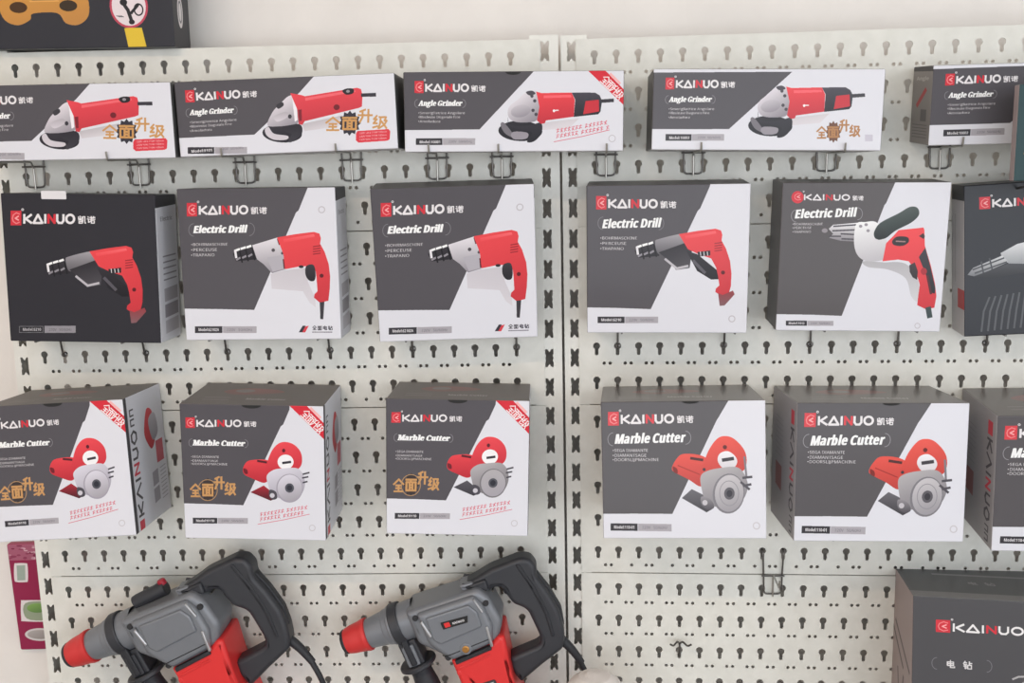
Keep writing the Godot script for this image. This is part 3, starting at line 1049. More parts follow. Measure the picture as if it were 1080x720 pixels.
func print_drill(kind: String, size: Vector2) -> ImageTexture:
	var p: Print
	match kind:
		"white":
			p = new_print(size, [[22, 72], [655, 65], [685, 672], [62, 678]], WHITE)
			p.poly([[10, 60], [548, 60], [545, 70], [510, 158], [500, 166], [335, 555], [200, 552], [52, 550]], GREY)
			drill_text(p, 0, 0, false, [], -0.01)
			model_strip(p, 97, 621, 345, 648, "Model:6210ZA")
			drill_art(p, false)
			p.ring(602, 155, 12, 12, 4, "b5b0b6")
			p.poly([[514, 645], [530, 618], [542, 618], [528, 645]], "35333b")
			p.poly([[528, 645], [540, 622], [554, 618], [540, 645]], "c8404a")
			for k in 4:
				p.glyph([Print.QUAN, Print.MIAN, Print.DIAN, Print.ZUAN][k], 568 + k * 21, 619, 18, 17, 2.6, "3f3c44")
			for k in 9: p.line([[569 + k * 9, 644], [575 + k * 9, 644]], 4, "77747c")
		"film":
			p = new_print(size, [[65, 62], [722, 50], [712, 650], [70, 648]], WHITE)
			p.poly([[50, 50], [562, 40], [558, 62], [520, 150], [510, 160], [325, 553], [180, 548], [60, 546]], GREY)
			p.shift(20, -28)
			drill_text(p, 20, 4, true, [], 0.0)
			p.shift(-20, 28)
			model_strip(p, 112, 583, 355, 609, "Model:6210")
			p.shift(10, -12)
			drill_art(p, true)
			p.shift(-10, 12)
			p.ring(652, 592, 12, 12, 4, "b5b0b6")
		"black":
			p = new_print(size, [[0, 90], [620, 95], [645, 690], [42, 680]], "2d2c31")
			p.mark(92, 214, 300, 214, 42, PALE, RED)
			p.rule(75, 620, 302, 648, "2b2a2f", "8a878c")
			p.line([[78, 622], [172, 622], [172, 646], [78, 646], [78, 622]], 2, "77757a")
			p.type("Model:6210", font_bold, 92, 640, 164, 640, 11, "b8b5b8")
			p.type("220V   50/60Hz", font_plain, 196, 640, 286, 640, 10, "55535a")
			p.shift(-68, 58)
			drill_art(p, true)
			p.shift(68, -58)
		"hammer":
			p = new_print(size, [[95, 45], [772, 48], [725, 642], [68, 640]], WHITE)
			p.poly([[80, 30], [552, 40], [547, 50], [512, 130], [505, 138], [335, 580], [220, 576], [60, 574]], "545052")
			p.mark(182, 118, 368, 120, 26, PALE, RED, true)
			pill(p, 150, 180, 398, 172, 48, "8c8a8e")
			p.type("Electric Drill", font_bold, 146, 190, 388, 184, 34, "f1eff1", 0.22, 1.6)
			small_lines(p, ["BOHRMASCHINE", "PERCEUSE", "TRAPANO"], 136, [217, 232, 248], [258, 212, 210], 9, 0.0)
			model_strip(p, 110, 600, 302, 620, "Model:1013")
			p.grad(p.rnd([[420, 362], [500, 366], [590, 372], [640, 440], [640, 520], [612, 500], [590, 430], [520, 395], [440, 385]]), "aaa8ac", "c6c5c8", 0, 1)
			p.oval(266, 239, 12, 9, "8d888c")
			p.grad([[282, 232], [300, 216], [398, 208], [402, 284], [330, 280], [284, 268], [300, 252]], "e3e1e3", "7c787d", 0, 1)
			for q in [[302, 222, 396, 216], [298, 240, 398, 236], [284, 262, 330, 262], [332, 252, 400, 256], [335, 272, 400, 275]]:
				p.line([[q[0], q[1]], [q[2], q[3]]], 6, "4e4a50")
			p.grad(p.rnd([[392, 214], [430, 205], [470, 205], [500, 240], [516, 300], [508, 352], [440, 362], [400, 340], [384, 290]]), "efeef0", "b4b1b6", 0.2, 1)
			for q in [[410, 222], [432, 216], [440, 240]]:
				p.oval(q[0], q[1], 7, 6, "8f8b91")
			p.grad([[512, 290], [540, 262], [562, 238], [660, 228], [664, 238], [666, 300], [690, 380], [706, 450], [712, 500], [704, 546], [670, 552], [636, 536], [640, 500], [646, 455], [630, 400], [602, 362], [560, 355], [498, 362]], "e2474b", "c2333c", 0.2, 1)
			p.poly(p.rnd([[536, 282], [556, 264], [596, 266], [602, 284], [580, 300], [545, 298]]), "2f2a2d")
			p.line([[552, 282], [588, 284]], 5, "a07a78")
			p.poly([[660, 250], [666, 262], [662, 274], [642, 262]], "3a2a2c")
			p.grad([[642, 345], [668, 308], [690, 390], [708, 470], [706, 490], [688, 486], [672, 420]], "3c3a40", "26242a", 0, 1)
			p.grad([[604, 378], [626, 366], [638, 400], [636, 436], [618, 426], [606, 404]], "40363a", "2a2528", 0, 1)
			p.oval(662, 402, 12, 14, "a02a33")
			p.line([[676, 420], [690, 490]], 9, "52242a")
			p.grad(p.rnd([[466, 240], [490, 208], [560, 172], [606, 146], [636, 150], [642, 178], [612, 208], [550, 240], [510, 270], [476, 274], [464, 262]]), "4a5452", "232b2a", 0.3, 1)
			p.grad(p.rnd([[470, 236], [498, 224], [514, 250], [506, 270], [476, 274]]), "39403f", "1d2322", 0, 1)
			p.poly([[668, 546], [690, 540], [697, 584], [676, 589]], "3d4a4c")
			p.ring(637, 618, 10, 10, 3, "b5b0b6")
		_:
			p = new_print(size, [[132, 60], [768, 40], [772, 650], [140, 660]], "2c2e33")
			p.mark(236, 150, 430, 146, 34, PALE, RED)
			p.grad([[270, 330], [330, 296], [420, 276], [520, 280], [560, 360], [420, 380], [300, 372], [276, 350]], "d9dadc", "8d9094", 0, 1)
			p.grad([[150, 412], [170, 385], [276, 340], [300, 366], [180, 420]], "c9cacc", "6c6e72", 0, 1)
			for q in [[170, 392, 282, 350], [178, 406, 292, 366], [200, 362, 208, 404], [230, 350, 240, 392]]:
				p.line([[q[0], q[1]], [q[2], q[3]]], 6, "4a4c50")
			p.grad([[170, 420], [300, 372], [380, 380], [360, 410], [240, 428]], "4a4b50", "2c2d31", 0, 1)
			p.grad([[430, 380], [560, 330], [720, 320], [735, 520], [700, 560], [660, 540], [640, 430], [520, 420]], "d0383e", "a82a34", 0, 1)
			for k in 9:
				p.line([[205 + k * 24, 640 - k * 2], [212 + k * 24, 560], [232 + k * 22, 505 - k * 3]], 7, "55575b")
	return p.tex()

func cutter_small(p: Print, steel0: String, steel1: String, base: String) -> void:
	p.grad([[302, 462], [352, 436], [395, 470], [392, 488], [378, 494]], base, "4a2028" if base != "55535a" else "3a383e", 0, 1)
	p.grad(p.rnd([[274, 378], [284, 352], [306, 340], [368, 340], [380, 372], [372, 410], [352, 426], [310, 410], [282, 396]]), "d8434a", "b02c38", 0.1, 1)
	p.poly(p.rnd([[276, 372], [290, 376], [292, 392], [280, 390]]), "6f222b")
	p.line([[330, 343], [362, 348]], 8, "52222a")
	p.grad(p.rnd([[356, 400], [368, 340], [388, 296], [418, 272], [458, 276], [488, 304], [496, 340], [486, 368], [452, 384], [420, 372], [398, 388]]), "df4850", "bd333e", 0.2, 1)
	p.oval(434, 346, 30, 28, "e9e5ea")
	p.line([[424, 350], [452, 346]], 9, "35323a")
	p.oval(427, 303, 6, 7, "5a1f28")
	p.grad(p.rnd([[364, 398], [390, 376], [430, 370], [478, 370], [502, 398], [506, 440], [484, 478], [430, 488], [384, 470], [368, 430]]), steel0, steel1, 0.4, 1)
	p.poly(p.rnd([[375, 452], [398, 460], [402, 484], [384, 490], [372, 474]]), "4b484f")
	p.oval(384, 474, 9, 9, "c2bec6")
	p.oval(449, 446, 50, 55, steel1)
	p.oval(450, 445, 46, 51, steel0, "9d99a1")
	p.oval(449, 445, 17, 18, "4f5058")
	p.oval(449, 445, 10, 11, "30313a")
	for q in [[500, 392, 522, 386], [498, 406, 518, 402], [500, 424, 515, 420]]:
		p.line([[q[0], q[1]], [q[2], q[3]]], 6, "45424a")

func cutter_big(p: Print) -> void:
	p.grad([[394, 486], [432, 452], [470, 470], [522, 502], [515, 522], [488, 538]], "66646a", "3d3b40", 0, 1)
	p.grad(p.rnd([[356, 376], [372, 342], [400, 320], [468, 325], [496, 350], [486, 410], [466, 442], [420, 416], [372, 392]]), "d95248", "b23d38", 0.1, 1)
	p.poly(p.rnd([[360, 368], [376, 376], [378, 394], [364, 388]]), "7a2a26")
	p.line([[430, 336], [474, 342]], 10, "4a2b2b")
	p.line([[380, 364], [470, 400]], 4, "9c322f")
	p.grad(p.rnd([[462, 410], [480, 350], [502, 298], [538, 256], [582, 254], [620, 284], [640, 320], [640, 362], [622, 386], [590, 392], [550, 372], [505, 396]]), "dd5348", "bb4039", 0.2, 1)
	p.grad(p.rnd([[532, 345], [540, 318], [570, 308], [598, 326], [606, 350], [590, 372], [552, 372]]), "e4e1e5", "c9c6ca", 0, 1)
	p.line([[552, 342], [590, 336]], 13, "3a373c")
	p.oval(560, 293, 8, 8, "5e211f")
	p.line([[634, 330], [640, 400]], 8, "77747a")
	p.grad(p.rnd([[466, 405], [490, 384], [540, 372], [604, 368], [636, 400], [644, 450], [612, 505], [545, 520], [488, 500], [470, 452]]), "aaa6a8", "78757a", 0.4, 1)
	p.grad(p.rnd([[468, 480], [500, 488], [516, 512], [500, 530], [470, 512]]), "8c888d", "4c494f", 0, 1)
	p.oval(482, 502, 10, 10, "bbb7bc")
	p.oval(572, 467, 60, 75, "77747a", "", 0.15)
	p.oval(574, 466, 54, 69, "bdb9bc", "939095", 0.15)
	p.ring(574, 466, 36, 46, 3, "8b888d")
	p.oval(575, 467, 20, 23, "57545a", "", 0.15)
	p.oval(575, 467, 11, 13, "35333a", "", 0.15)
	for q in [[628, 408, 660, 404], [630, 438, 656, 432], [620, 425, 650, 450]]:
		p.line([[q[0], q[1]], [q[2], q[3]]], 9, "4c494f")
	p.oval(480, 378, 6, 6, "3c3036")

func print_cutter(kind: String, size: Vector2) -> ImageTexture:
	var p: Print
	if kind == "large":
		p = new_print(size, [[78, 122], [718, 112], [712, 632], [95, 640]], WHITE)
		p.poly([[60, 110], [580, 100], [575, 116], [538, 178], [530, 190], [358, 545], [220, 546], [90, 548]], "545154")
		p.mark(158, 208, 366, 204, 38, PALE, "cf424a")
		pill(p, 128, 266, 410, 258, 50, "8c8a8e")
		p.type("Marble Cutter", font_bold, 136, 284, 404, 276, 36, "f1eff1", 0.2, 1.6)
		small_lines(p, ["SEGA DIAMANTE", "DIAMANTSAGE", "DOORSLIJPMACHINE"], 128, [314, 333, 352], [264, 258, 306], 11, -0.01)
		model_strip(p, 122, 583, 355, 610, "Model:110-01")
		cutter_big(p)
		p.ring(675, 585, 12, 12, 4, "bdb9be")
	else:
		p = new_print(size, [[40, 130], [575, 135], [588, 648], [55, 640]], WHITE)
		p.poly([[30, 120], [450, 120], [448, 150], [425, 205], [416, 212], [275, 512], [160, 508], [45, 506]], GREY)
		p.mark(103, 217, 270, 216, 28, PALE, RED)
		pill(p, 86, 276, 282, 278, 30, "8c8a8e")
		p.type("Marble Cutter", font_serif, 88, 286, 280, 288, 20, "f1eff1", 0.2, 1.6)
		small_lines(p, ["SEGA DIAMANTE", "DIAMANTSAGE", "DOORSLIJPMACHINE"], 82, [332, 347, 361], [185, 182, 216], 8, 0.01)
		p.emblem(76, 402, 172, 92, "bf905e", "3c3434")
		p.ring(142, 455, 36, 40, 3, "a8855e")
		model_strip(p, 85, 561, 292, 583, "Model:9110")
		ribbon(p, [438, 125], [503, 125], [582, 205], [582, 264])
		if kind == "silver":
			cutter_small(p, "cfccd6", "9a96a2", "a82c38")
		else:
			cutter_small(p, "a9a5a8", "716e72", "55535a")
		p.script(338, 540, 520, 510, 14, "c9596a")
		p.ring(535, 598, 11, 11, 3, "bdb9be")
	return p.tex()

# narrow sides and lids
func print_side(kind: String, size: Vector2) -> ImageTexture:
	# sketch: 0..100 across, 0..200 down
	var q := [[0, 0], [100, 0], [100, 200], [0, 200]]
	var p: Print
	match kind:
		"cutter_white":          # print starts at the front edge (left)
			p = new_print(size, q, WHITE, 512)
			p.poly([[-2, -2], [7, -2], [7, 202], [-2, 202]], "47454a")
			side_mark(p, 18, 182, 38, 12)
			p.grad(p.rnd([[45, 62], [56, 30], [70, 36], [66, 52], [60, 60], [72, 78], [62, 92], [52, 82]]), "d0434c", "b12e3a", 0, 1)
			p.grad(p.rnd([[58, 48], [76, 40], [82, 70], [66, 80]]), "b5b1b9", "8a868e", 0, 1)
			p.poly([[72, 84], [92, 84], [92, 118], [72, 118]], "c25a68")
			for k in 2:
				p.poly([[56, 128 + k * 26], [72, 126 + k * 26], [72, 148 + k * 26], [56, 150 + k * 26]], "9d99a2")
			for k in 9: p.line([[78, 128 + k * 6], [94, 127 + k * 6]], 1.2, "9a97a0")
		"drill_white":
			p = new_print(size, q, WHITE, 512)
			p.poly([[-2, -2], [102, -2], [102, 14], [-2, 18]], "36353a")
			p.type("Electric", font_bold, 20, 36, 78, 35, 6, "8a878d")
			for k in 5: p.line([[25, 84 + k * 8], [88, 83 + k * 8]], 2, "8c8990")
			for k in 3: p.poly([[25, 128 + k * 22], [90, 126 + k * 22], [90, 144 + k * 22], [25, 146 + k * 22]], ["a7a3aa", "8f8b92", "b4b0b7"][k])
		"cutter_grey":           # front edge at the right
			p = new_print(size, q, "9a9799", 512)
			p.poly([[96, -2], [102, -2], [102, 202], [96, 202]], "9f9c9e")
			side_mark(p, 84, 38, 176, -12)
			p.poly([[18, 110], [44, 112], [44, 150], [18, 146]], "8a5a5a")
			for k in 8: p.line([[16, 40 + k * 8], [46, 42 + k * 8]], 1.4, "8b888a")
		"grinder_grey":
			p = new_print(size, q, "8f8b88", 512)
			p.poly([[-2, -2], [102, -2], [102, 14], [-2, 12]], "4a484a")
			p.line([[30, 100], [70, 60]], 12, "b04a4c")
			p.poly([[50, 110], [80, 110], [80, 140], [50, 140]], "6c696a")
			for k in 5: p.line([[12, 150 + k * 8], [86, 150 + k * 8]], 2, "6d6a6b")
			p.type("Angle", font_bold, 20, 36, 82, 36, 9, "bdb9b7")
		"black_white":
			p = new_print(size, q, "b9b6b6", 512)
			p.poly([[-2, -2], [102, -2], [102, 20], [-2, 20]], "35373a")
			p.poly([[50, 138], [102, 138], [102, 164], [50, 164]], "b04a4a")
			p.line([[30, 40], [30, 130]], 3, "8d8b8d")
		_:                        # grey kraft side with dark stripes of a printed tool
			p = new_print(size, q, "a0908e", 512)
			for s in [[[20, 60], [90, 92]], [[10, 72], [60, 100]], [[34, 112], [52, 200]], [[62, 110], [40, 200]], [[44, 150], [70, 196]]]:
				p.line(s, 5, "5c5052")
	return p.tex()

# the maker's letters running up a side
func side_mark(p: Print, x: float, y0: float, y1: float, ht: float) -> void:
	var sgn := signf(ht)
	var hh := absf(ht)
	var f := func(u: float, v: float) -> Array: return [x + sgn * (hh * (1 - v)) - sgn * hh * 0.5, lerpf(y0, y1, u)]
	p.poly([f.call(-0.17, 0), f.call(-0.02, 0), f.call(-0.02, 1), f.call(-0.17, 1)], "c4404e")
	var w := 3.6
	var d := "4b484d"
	p.line([f.call(0.03, 0), f.call(0.03, 1)], w, d)
	p.line([f.call(0.15, 1), f.call(0.05, 0.5), f.call(0.15, 0)], w, d)
	p.line([f.call(0.19, 0), f.call(0.27, 1), f.call(0.35, 0)], w, d)
	p.line([f.call(0.40, 0), f.call(0.40, 1)], w, d)
	p.line([f.call(0.46, 0), f.call(0.46, 1), f.call(0.56, 0), f.call(0.56, 1)], w, "c4404e")
	p.line([f.call(0.62, 1), f.call(0.62, 0.2), f.call(0.67, 0), f.call(0.72, 0.2), f.call(0.72, 1)], w, d)
	p.line([f.call(0.77, 0.5), f.call(0.81, 1), f.call(0.87, 1), f.call(0.90, 0.5), f.call(0.87, 0), f.call(0.81, 0), f.call(0.77, 0.5)], w, d)
	p.line([f.call(0.96, 0.2), f.call(0.96, 0.9), f.call(1.02, 0.9), f.call(1.02, 0.2)], w * 0.7, d)
	p.line([f.call(1.06, 0.2), f.call(1.06, 0.9), f.call(1.12, 0.9), f.call(1.12, 0.2)], w * 0.7, d)

func print_lid(kind: String, size: Vector2) -> ImageTexture:
	var p := new_print(size, [[0, 0], [200, 0], [200, 100], [0, 100]], "6e6a68" if kind != "big" else "57585a", 512)
	if kind == "big":
		p.poly([[-2, 84], [202, 84], [202, 102], [-2, 102]], "7d7c7c")
		for k in 12: p.line([[34 + k * 7.5, 27], [39 + k * 7.5, 27]], 5, "838282")
		p.glyph(Print.DIAN, 60, 48, 9, 9, 1.2, "8e8d8d")
		p.glyph(Print.ZUAN, 76, 48, 9, 9, 1.2, "8e8d8d")
	else:
		p.grad(p.rnd([[40, 40], [70, 26], [110, 30], [128, 42], [100, 52], [60, 56]]), "8d6463", "7c6463", 0, 1)
		p.oval(70, 38, 14, 8, "817c7a")
		p.type("Marble Cutter", font_bold, 84, 78, 140, 79, 7, "a8a5a3")
		for k in 2: p.line([[24, 70 + k * 10], [60, 70 + k * 10]], 2, "85817f")
	return p.tex()

# ------------------------------------------------------------------ cartons
# one face of a round-edged carton, from the flat panel to the middle of its edges
func face_mesh(size: Vector3, axis: int, sgn: float, r: float) -> ArrayMesh:
	var n := Vector3.ZERO; n[axis] = sgn
	var ex := Vector3(1, 0, 0)
	var ey := Vector3(0, 1, 0)
	if axis == 0:
		ex = Vector3(0, 0, -sgn)
	elif axis == 1:
		ey = Vector3(0, 0, -sgn)
	else:
		ex = Vector3(sgn, 0, 0)
	var hx: float = absf(ex.dot(size)) * 0.5
	var hy: float = absf(ey.dot(size)) * 0.5
	var hn: float = absf(n.dot(size)) * 0.5
	var st := begin()
	var pos := []
	var nor := []
	var uv := []
	var sx := [-1.0, -0.45, 0.0, 0.0, 0.45, 1.0]
	for j in 6:
		for i in 6:
			var a: float = sx[i]
			var b: float = sx[j]
			var d := (n + ex * a + ey * b).normalized()
			var cx := (hx - r) * (-1.0 if i < 3 else 1.0)
			var cy := (hy - r) * (-1.0 if j < 3 else 1.0)
			var p := ex * cx + ey * cy + n * (hn - r) + d * r
			pos.append(p)
			nor.append(d)
			uv.append(Vector2(0.5 + p.dot(ex) / (2 * hx), 0.5 - p.dot(ey) / (2 * hy)))
	for j in 5:
		for i in 5:
			var q := [j * 6 + i, j * 6 + i + 1, j * 6 + i + 7, j * 6 + i + 6]
			tri(st, pos[q[0]], pos[q[1]], pos[q[2]], nor[q[0]], nor[q[1]], nor[q[2]], uv[q[0]], uv[q[1]], uv[q[2]])
			tri(st, pos[q[0]], pos[q[2]], pos[q[3]], nor[q[0]], nor[q[2]], nor[q[3]], uv[q[0]], uv[q[2]], uv[q[3]])
	st.generate_tangents()
	return st.commit()

func card(tex: Texture2D, rough := 0.45, film := false) -> StandardMaterial3D:
	var m := mat(Color(1, 1, 1), rough, 0.0, 0.3)
	m.albedo_texture = tex
	m.texture_repeat = false
	if film:
		m.clearcoat_enabled = true
		m.clearcoat = 0.25
		m.clearcoat_roughness = 0.12
	return m

# pose: centre (relative to the first row of keyholes), yaw, pitch, roll in degrees, size
func carton(label: String, category: String, group: String, pose: Array, faces: Dictionary) -> Node3D:
	var o := thing(faces.get("name", "tool_carton"), label, category, group)
	o.position = Vector3(pose[0], pose[1] + Y0, pose[2])
	o.rotation_degrees = Vector3(pose[4], pose[3], pose[5])
	var s := Vector3(pose[6], pose[7], pose[8])
	var r: float = faces.get("r", 0.0016)
	var plain: Material = faces.get("plain", mats.card_white)
	part("front_panel", face_mesh(s, 2, 1, r), faces.get("front", plain), o)
	part("back_panel", face_mesh(s, 2, -1, r), plain, o)
	part("lid_panel", face_mesh(s, 1, 1, r), faces.get("lid", plain), o)
	part("base_panel", face_mesh(s, 1, -1, r), faces.get("base", plain), o)
	part("side_panel", face_mesh(s, 0, -1, r), faces.get("left", plain), o)
	part("side_panel", face_mesh(s, 0, 1, r), faces.get("right", plain), o)
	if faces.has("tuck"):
		# dark plate put on for the shade in the lid slot and half-moon thumb notch
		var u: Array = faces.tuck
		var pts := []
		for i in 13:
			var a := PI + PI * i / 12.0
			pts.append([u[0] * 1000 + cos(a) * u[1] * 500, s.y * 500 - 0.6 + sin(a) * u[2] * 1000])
		part("notch_shade", plate_mesh(pts, s.z * 500 - 0.5, s.z * 500 + 0.25, 0.1, 0, 1), mats.slit, o)
	return o

func box_point(o: Node3D, s: Vector3, wx: float, zf: float, drop: float) -> Vector3:
	# a point just under the carton's base, at world x wx, zf from 0 (back) to 1 (front)
	var lx := (o.transform.affine_inverse() * Vector3(wx, o.position.y, o.position.z)).x
	return o.transform * Vector3(clampf(lx, -s.x * 0.46, s.x * 0.46), -s.y * 0.5 - drop, lerpf(-s.z * 0.5, s.z * 0.5, zf))

func carry(o: Node3D, pose: Array, bay: int, cols: Array, row: int, what: String, group: String) -> void:
	var s := Vector3(pose[6], pose[7], pose[8])
	for i in cols.size():
		var c: int = cols[i]
		var k := key_at(bay, c, row)
		var a := box_point(o, s, k.x, 0.02, 0.0016)
		var b := box_point(o, s, k.x, 0.93, 0.0016)
		a.x = k.x
		b.x = k.x
		var pts := [Vector3(k.x, a.y, maxf(a.z, bay_tf[bay].origin.z + 0.006)), b]
		single_hook(bay, c, row, pts, "wire hook under the " + ["lettering", "picture"][i] + " end of " + what, group)

func build_cartons() -> void:
	var P := {
		"G1": [0.1098, -0.0798, 0.0572, -0.29, 0.37, -0.24, 0.2900, 0.0962, 0.0989],
		"G2": [0.4024, -0.0784, 0.0565, -0.78, -0.48, 0.94, 0.2865, 0.0952, 0.0980],
		"G3": [0.6956, -0.0801, 0.0564, -0.41, -0.15, -0.92, 0.2819, 0.1006, 0.0979],
		"G4": [1.0180, -0.0861, 0.0636, -1.78, -0.89, -1.51, 0.2885, 0.1007, 0.0993],
		"G5": [1.3707, -0.0822, 0.0742, -3.84, 3.59, 0.06, 0.2900, 0.0989, 0.0852],
		"D1": [0.1062, -0.2740, 0.0467, -0.30, -1.02, -1.74, 0.2099, 0.2007, 0.0766],
		"D2": [0.3479, -0.2730, 0.0451, 0.27, -0.54, -0.49, 0.2132, 0.2049, 0.0727],
		"D3": [0.6110, -0.2744, 0.0455, 2.63, 4.92, 0.55, 0.2163, 0.2088, 0.0680],
		"D4": [0.8969, -0.2732, 0.0540, -4.8, 2.48, -0.29, 0.2114, 0.1972, 0.0820],
		"D5": [1.1484, -0.2752, 0.0613, -3.05, 2.00, -0.97, 0.2126, 0.1956, 0.0771],
		"D6": [1.3937, -0.2804, 0.0670, -7.32, 0.48, 3.12, 0.2120, 0.2002, 0.0611],
		"M1": [0.0776, -0.5428, 0.0772, 1.00, -3.41, 2.14, 0.1880, 0.1863, 0.1381],
		"M2": [0.3359, -0.5468, 0.0723, 0.84, 0.28, -2.08, 0.1923, 0.1883, 0.1278],
		"M3": [0.6114, -0.5455, 0.0735, 0.26, -2.52, -1.87, 0.1904, 0.1848, 0.1309],
		"M4": [0.9114, -0.5447, 0.0980, -4.24, -5.91, 0.90, 0.2073, 0.1781, 0.1700],
		"M5": [1.1613, -0.5522, 0.0955, -0.23, -3.35, -0.83, 0.2180, 0.1829, 0.1390],
		"M6": [1.4188, -0.5582, 0.1140, -5.79, 0.78, 1.06, 0.2220, 0.1803, 0.1493],
		"B7": [1.3629, -0.8494, 0.1165, -9.72, -7.40, 0.34, 0.2803, 0.2401, 0.1585],
	}
	var gs := Vector2(0.288, 0.099)
	var g_red := card(print_grinder("plain_red", gs))
	var g_rib := card(print_grinder("ribbon", gs))
	var g_brn := card(print_grinder("brown", gs), 0.4, true)
	var g_pln := card(print_grinder("plain", gs))
	var g_side := card(print_side("grinder_grey", Vector2(0.09, 0.1)))
	var gg := "grinder cartons on the top hooks"
	var spec := [
		["G1", g_red, "grinder carton with gold lettering, under the black carton on top of the rack", []],
		["G2", g_red, "grinder carton with gold lettering, between the ribboned grinder carton and its twin", []],
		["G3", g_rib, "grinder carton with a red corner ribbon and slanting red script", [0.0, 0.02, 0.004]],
		["G4", g_brn, "grinder carton with a small brown emblem below a red and black grinder", []],
		["G5", g_pln, "grinder carton with a grey side panel, beside the dark green package", []],
	]
	var nodes := {}
	for q in spec:
		var d := {"name": "grinder_carton", "front": q[1], "lid": mats.card_grey, "left": g_side if q[0] == "G5" else mats.card_grey, "right": mats.card_grey, "base": mats.card_white}
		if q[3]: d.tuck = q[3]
		nodes[q[0]] = carton(q[2], "carton", gg, P[q[0]], d)
	# the two-wire hooks under them
	for q in [[0, 0, "G1", "lettering end"], [0, 5, "G1", "picture end"], [0, 10, "G2", "lettering end"], [0, 15, "G2", "picture end"], [0, 19, "G3", "lettering end"], [0, 22, "G3", "middle"], [1, 0, "G3", "picture end"], [1, 4, "G4", "lettering end"], [1, 10, "G4", "picture end"], [1, 15, "G5", "lettering end"], [1, 21, "G5", "picture end"]]:
		var o: Node3D = nodes[q[2]]
		var s := Vector3(P[q[2]][6], P[q[2]][7], P[q[2]][8])
		var k := key_at(q[0], q[1] + 0.5, 2)
		var f := box_point(o, s, k.x, 1.0, 0.0015)
		var inv := Transform3D(bay_tf[q[0]].basis, k).affine_inverse()
		var l: Vector3 = inv * f
		var name_of: String = {"G1": "the grinder carton below the black carton", "G2": "the grinder carton beside the ribboned one", "G3": "the grinder carton with a red ribbon", "G4": "the grinder carton with a brown emblem", "G5": "the grinder carton with a grey side"}[q[2]]
		double_hook(q[0], q[1], 2, l.z + 0.0025, "two-wire hook under the " + q[3] + " of " + name_of, "two-wire hooks under the grinder cartons", l.y + 0.034)

	var ds := Vector2(0.213, 0.203)
	var d_white := card(print_drill("white", ds))
	var d_black := card(print_drill("black", Vector2(0.21, 0.2007)))
	var d_film := card(print_drill("film", Vector2(0.2114, 0.1972)), 0.35, true)
	var d_ham := card(print_drill("hammer", Vector2(0.2126, 0.1956)), 0.35, true)
	var d_blk2 := card(print_drill("black_chuck", Vector2(0.212, 0.2002)), 0.35, true)
	var d_side := card(print_side("drill_white", Vector2(0.08, 0.2)))
	var d_side2 := card(print_side("black_white", Vector2(0.08, 0.2)))
	var dg := "drill cartons on the middle hooks"
	nodes.D1 = carton("black drill carton with a white paper tab at its top edge", "carton", dg, P.D1, {"name": "drill_carton", "front": d_black, "plain": mats.card_black, "right": d_side})
	nodes.D2 = carton("grey and white drill carton beside the black drill carton with a white tab", "carton", dg, P.D2, {"name": "drill_carton", "front": d_white, "lid": mats.card_grey, "left": mats.card_grey, "right": d_side})
	nodes.D3 = carton("grey and white drill carton beside the slotted upright where the racks meet", "carton", dg, P.D3, {"name": "drill_carton", "front": d_white, "lid": mats.card_grey, "left": mats.card_grey, "right": d_side})
	nodes.D4 = carton("film-wrapped drill carton printed with a red drill with dark gear housing", "carton", dg, P.D4, {"name": "drill_carton", "front": d_film, "lid": mats.card_grey, "left": mats.card_grey, "right": mats.card_white})
	nodes.D5 = carton("drill carton printed with a red hammer drill with black side handle", "carton", dg, P.D5, {"name": "drill_carton", "front": d_ham, "lid": mats.card_grey, "left": mats.card_grey, "right": mats.card_white})
	nodes.D6 = carton("black drill carton printed with a silver chuck, cut by the picture edge", "carton", dg, P.D6, {"name": "drill_carton", "front": d_blk2, "plain": mats.card_black, "left": d_side2})
	nodes.D6.set_meta("label", "black drill carton printed with a silver chuck, below the dark green package")
	# paper tabs on the black cartons
	var tab := round_rect_mesh(0.034, 0.011, 0.0006)
	part("paper_tab", tab, mats.card_white, nodes.D1, Transform3D(Basis.IDENTITY, Vector3(-0.032, 0.0985, 0.0387)))
	part("paper_tab", tab, mats.card_white, nodes.D6, Transform3D(Basis.IDENTITY, Vector3(0.005, 0.0985, 0.0310)))
	for q in [["D1", 0, [1, 5], "the black drill carton with a tab"], ["D2", 0, [9, 14], "the drill carton beside the black one"], ["D3", 0, [18, 23], "the drill carton by the rack joint"], ["D4", 1, [1, 6], "the film-wrapped drill carton"], ["D5", 1, [10, 14], "the hammer drill carton"], ["D6", 1, [18, 22], "the black carton with a silver chuck"]]:
		carry(nodes[q[0]], P[q[0]], q[1], q[2], 8, q[3], "wire hooks under the drill cartons")

	var ms := Vector2(0.190, 0.186)
	var m_sil := card(print_cutter("silver", ms))
	var m_gry := card(print_cutter("grey", ms))
	var m_big := card(print_cutter("large", Vector2(0.216, 0.180)), 0.38, true)
	var m_side := card(print_side("cutter_white", Vector2(0.135, 0.186)))
	var m_side_g := card(print_side("cutter_grey", Vector2(0.14, 0.18)))
	var m_lid := card(print_lid("cutter", Vector2(0.19, 0.13)))
	var m_lid2 := card(print_lid("cutter2", Vector2(0.215, 0.14)), 0.38, true)
	var mg := "marble cutter cartons on the low hooks"
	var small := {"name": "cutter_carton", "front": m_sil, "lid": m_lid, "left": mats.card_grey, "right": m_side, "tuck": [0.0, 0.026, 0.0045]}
	nodes.M1 = carton("small cutter carton showing its white side panel, below the black drill carton", "carton", mg, P.M1, small)
	nodes.M2 = carton("small cutter carton with pale cutter print, between two other ribboned cutter cartons", "carton", mg, P.M2, small)
	var small2 := small.duplicate()
	small2.front = m_gry
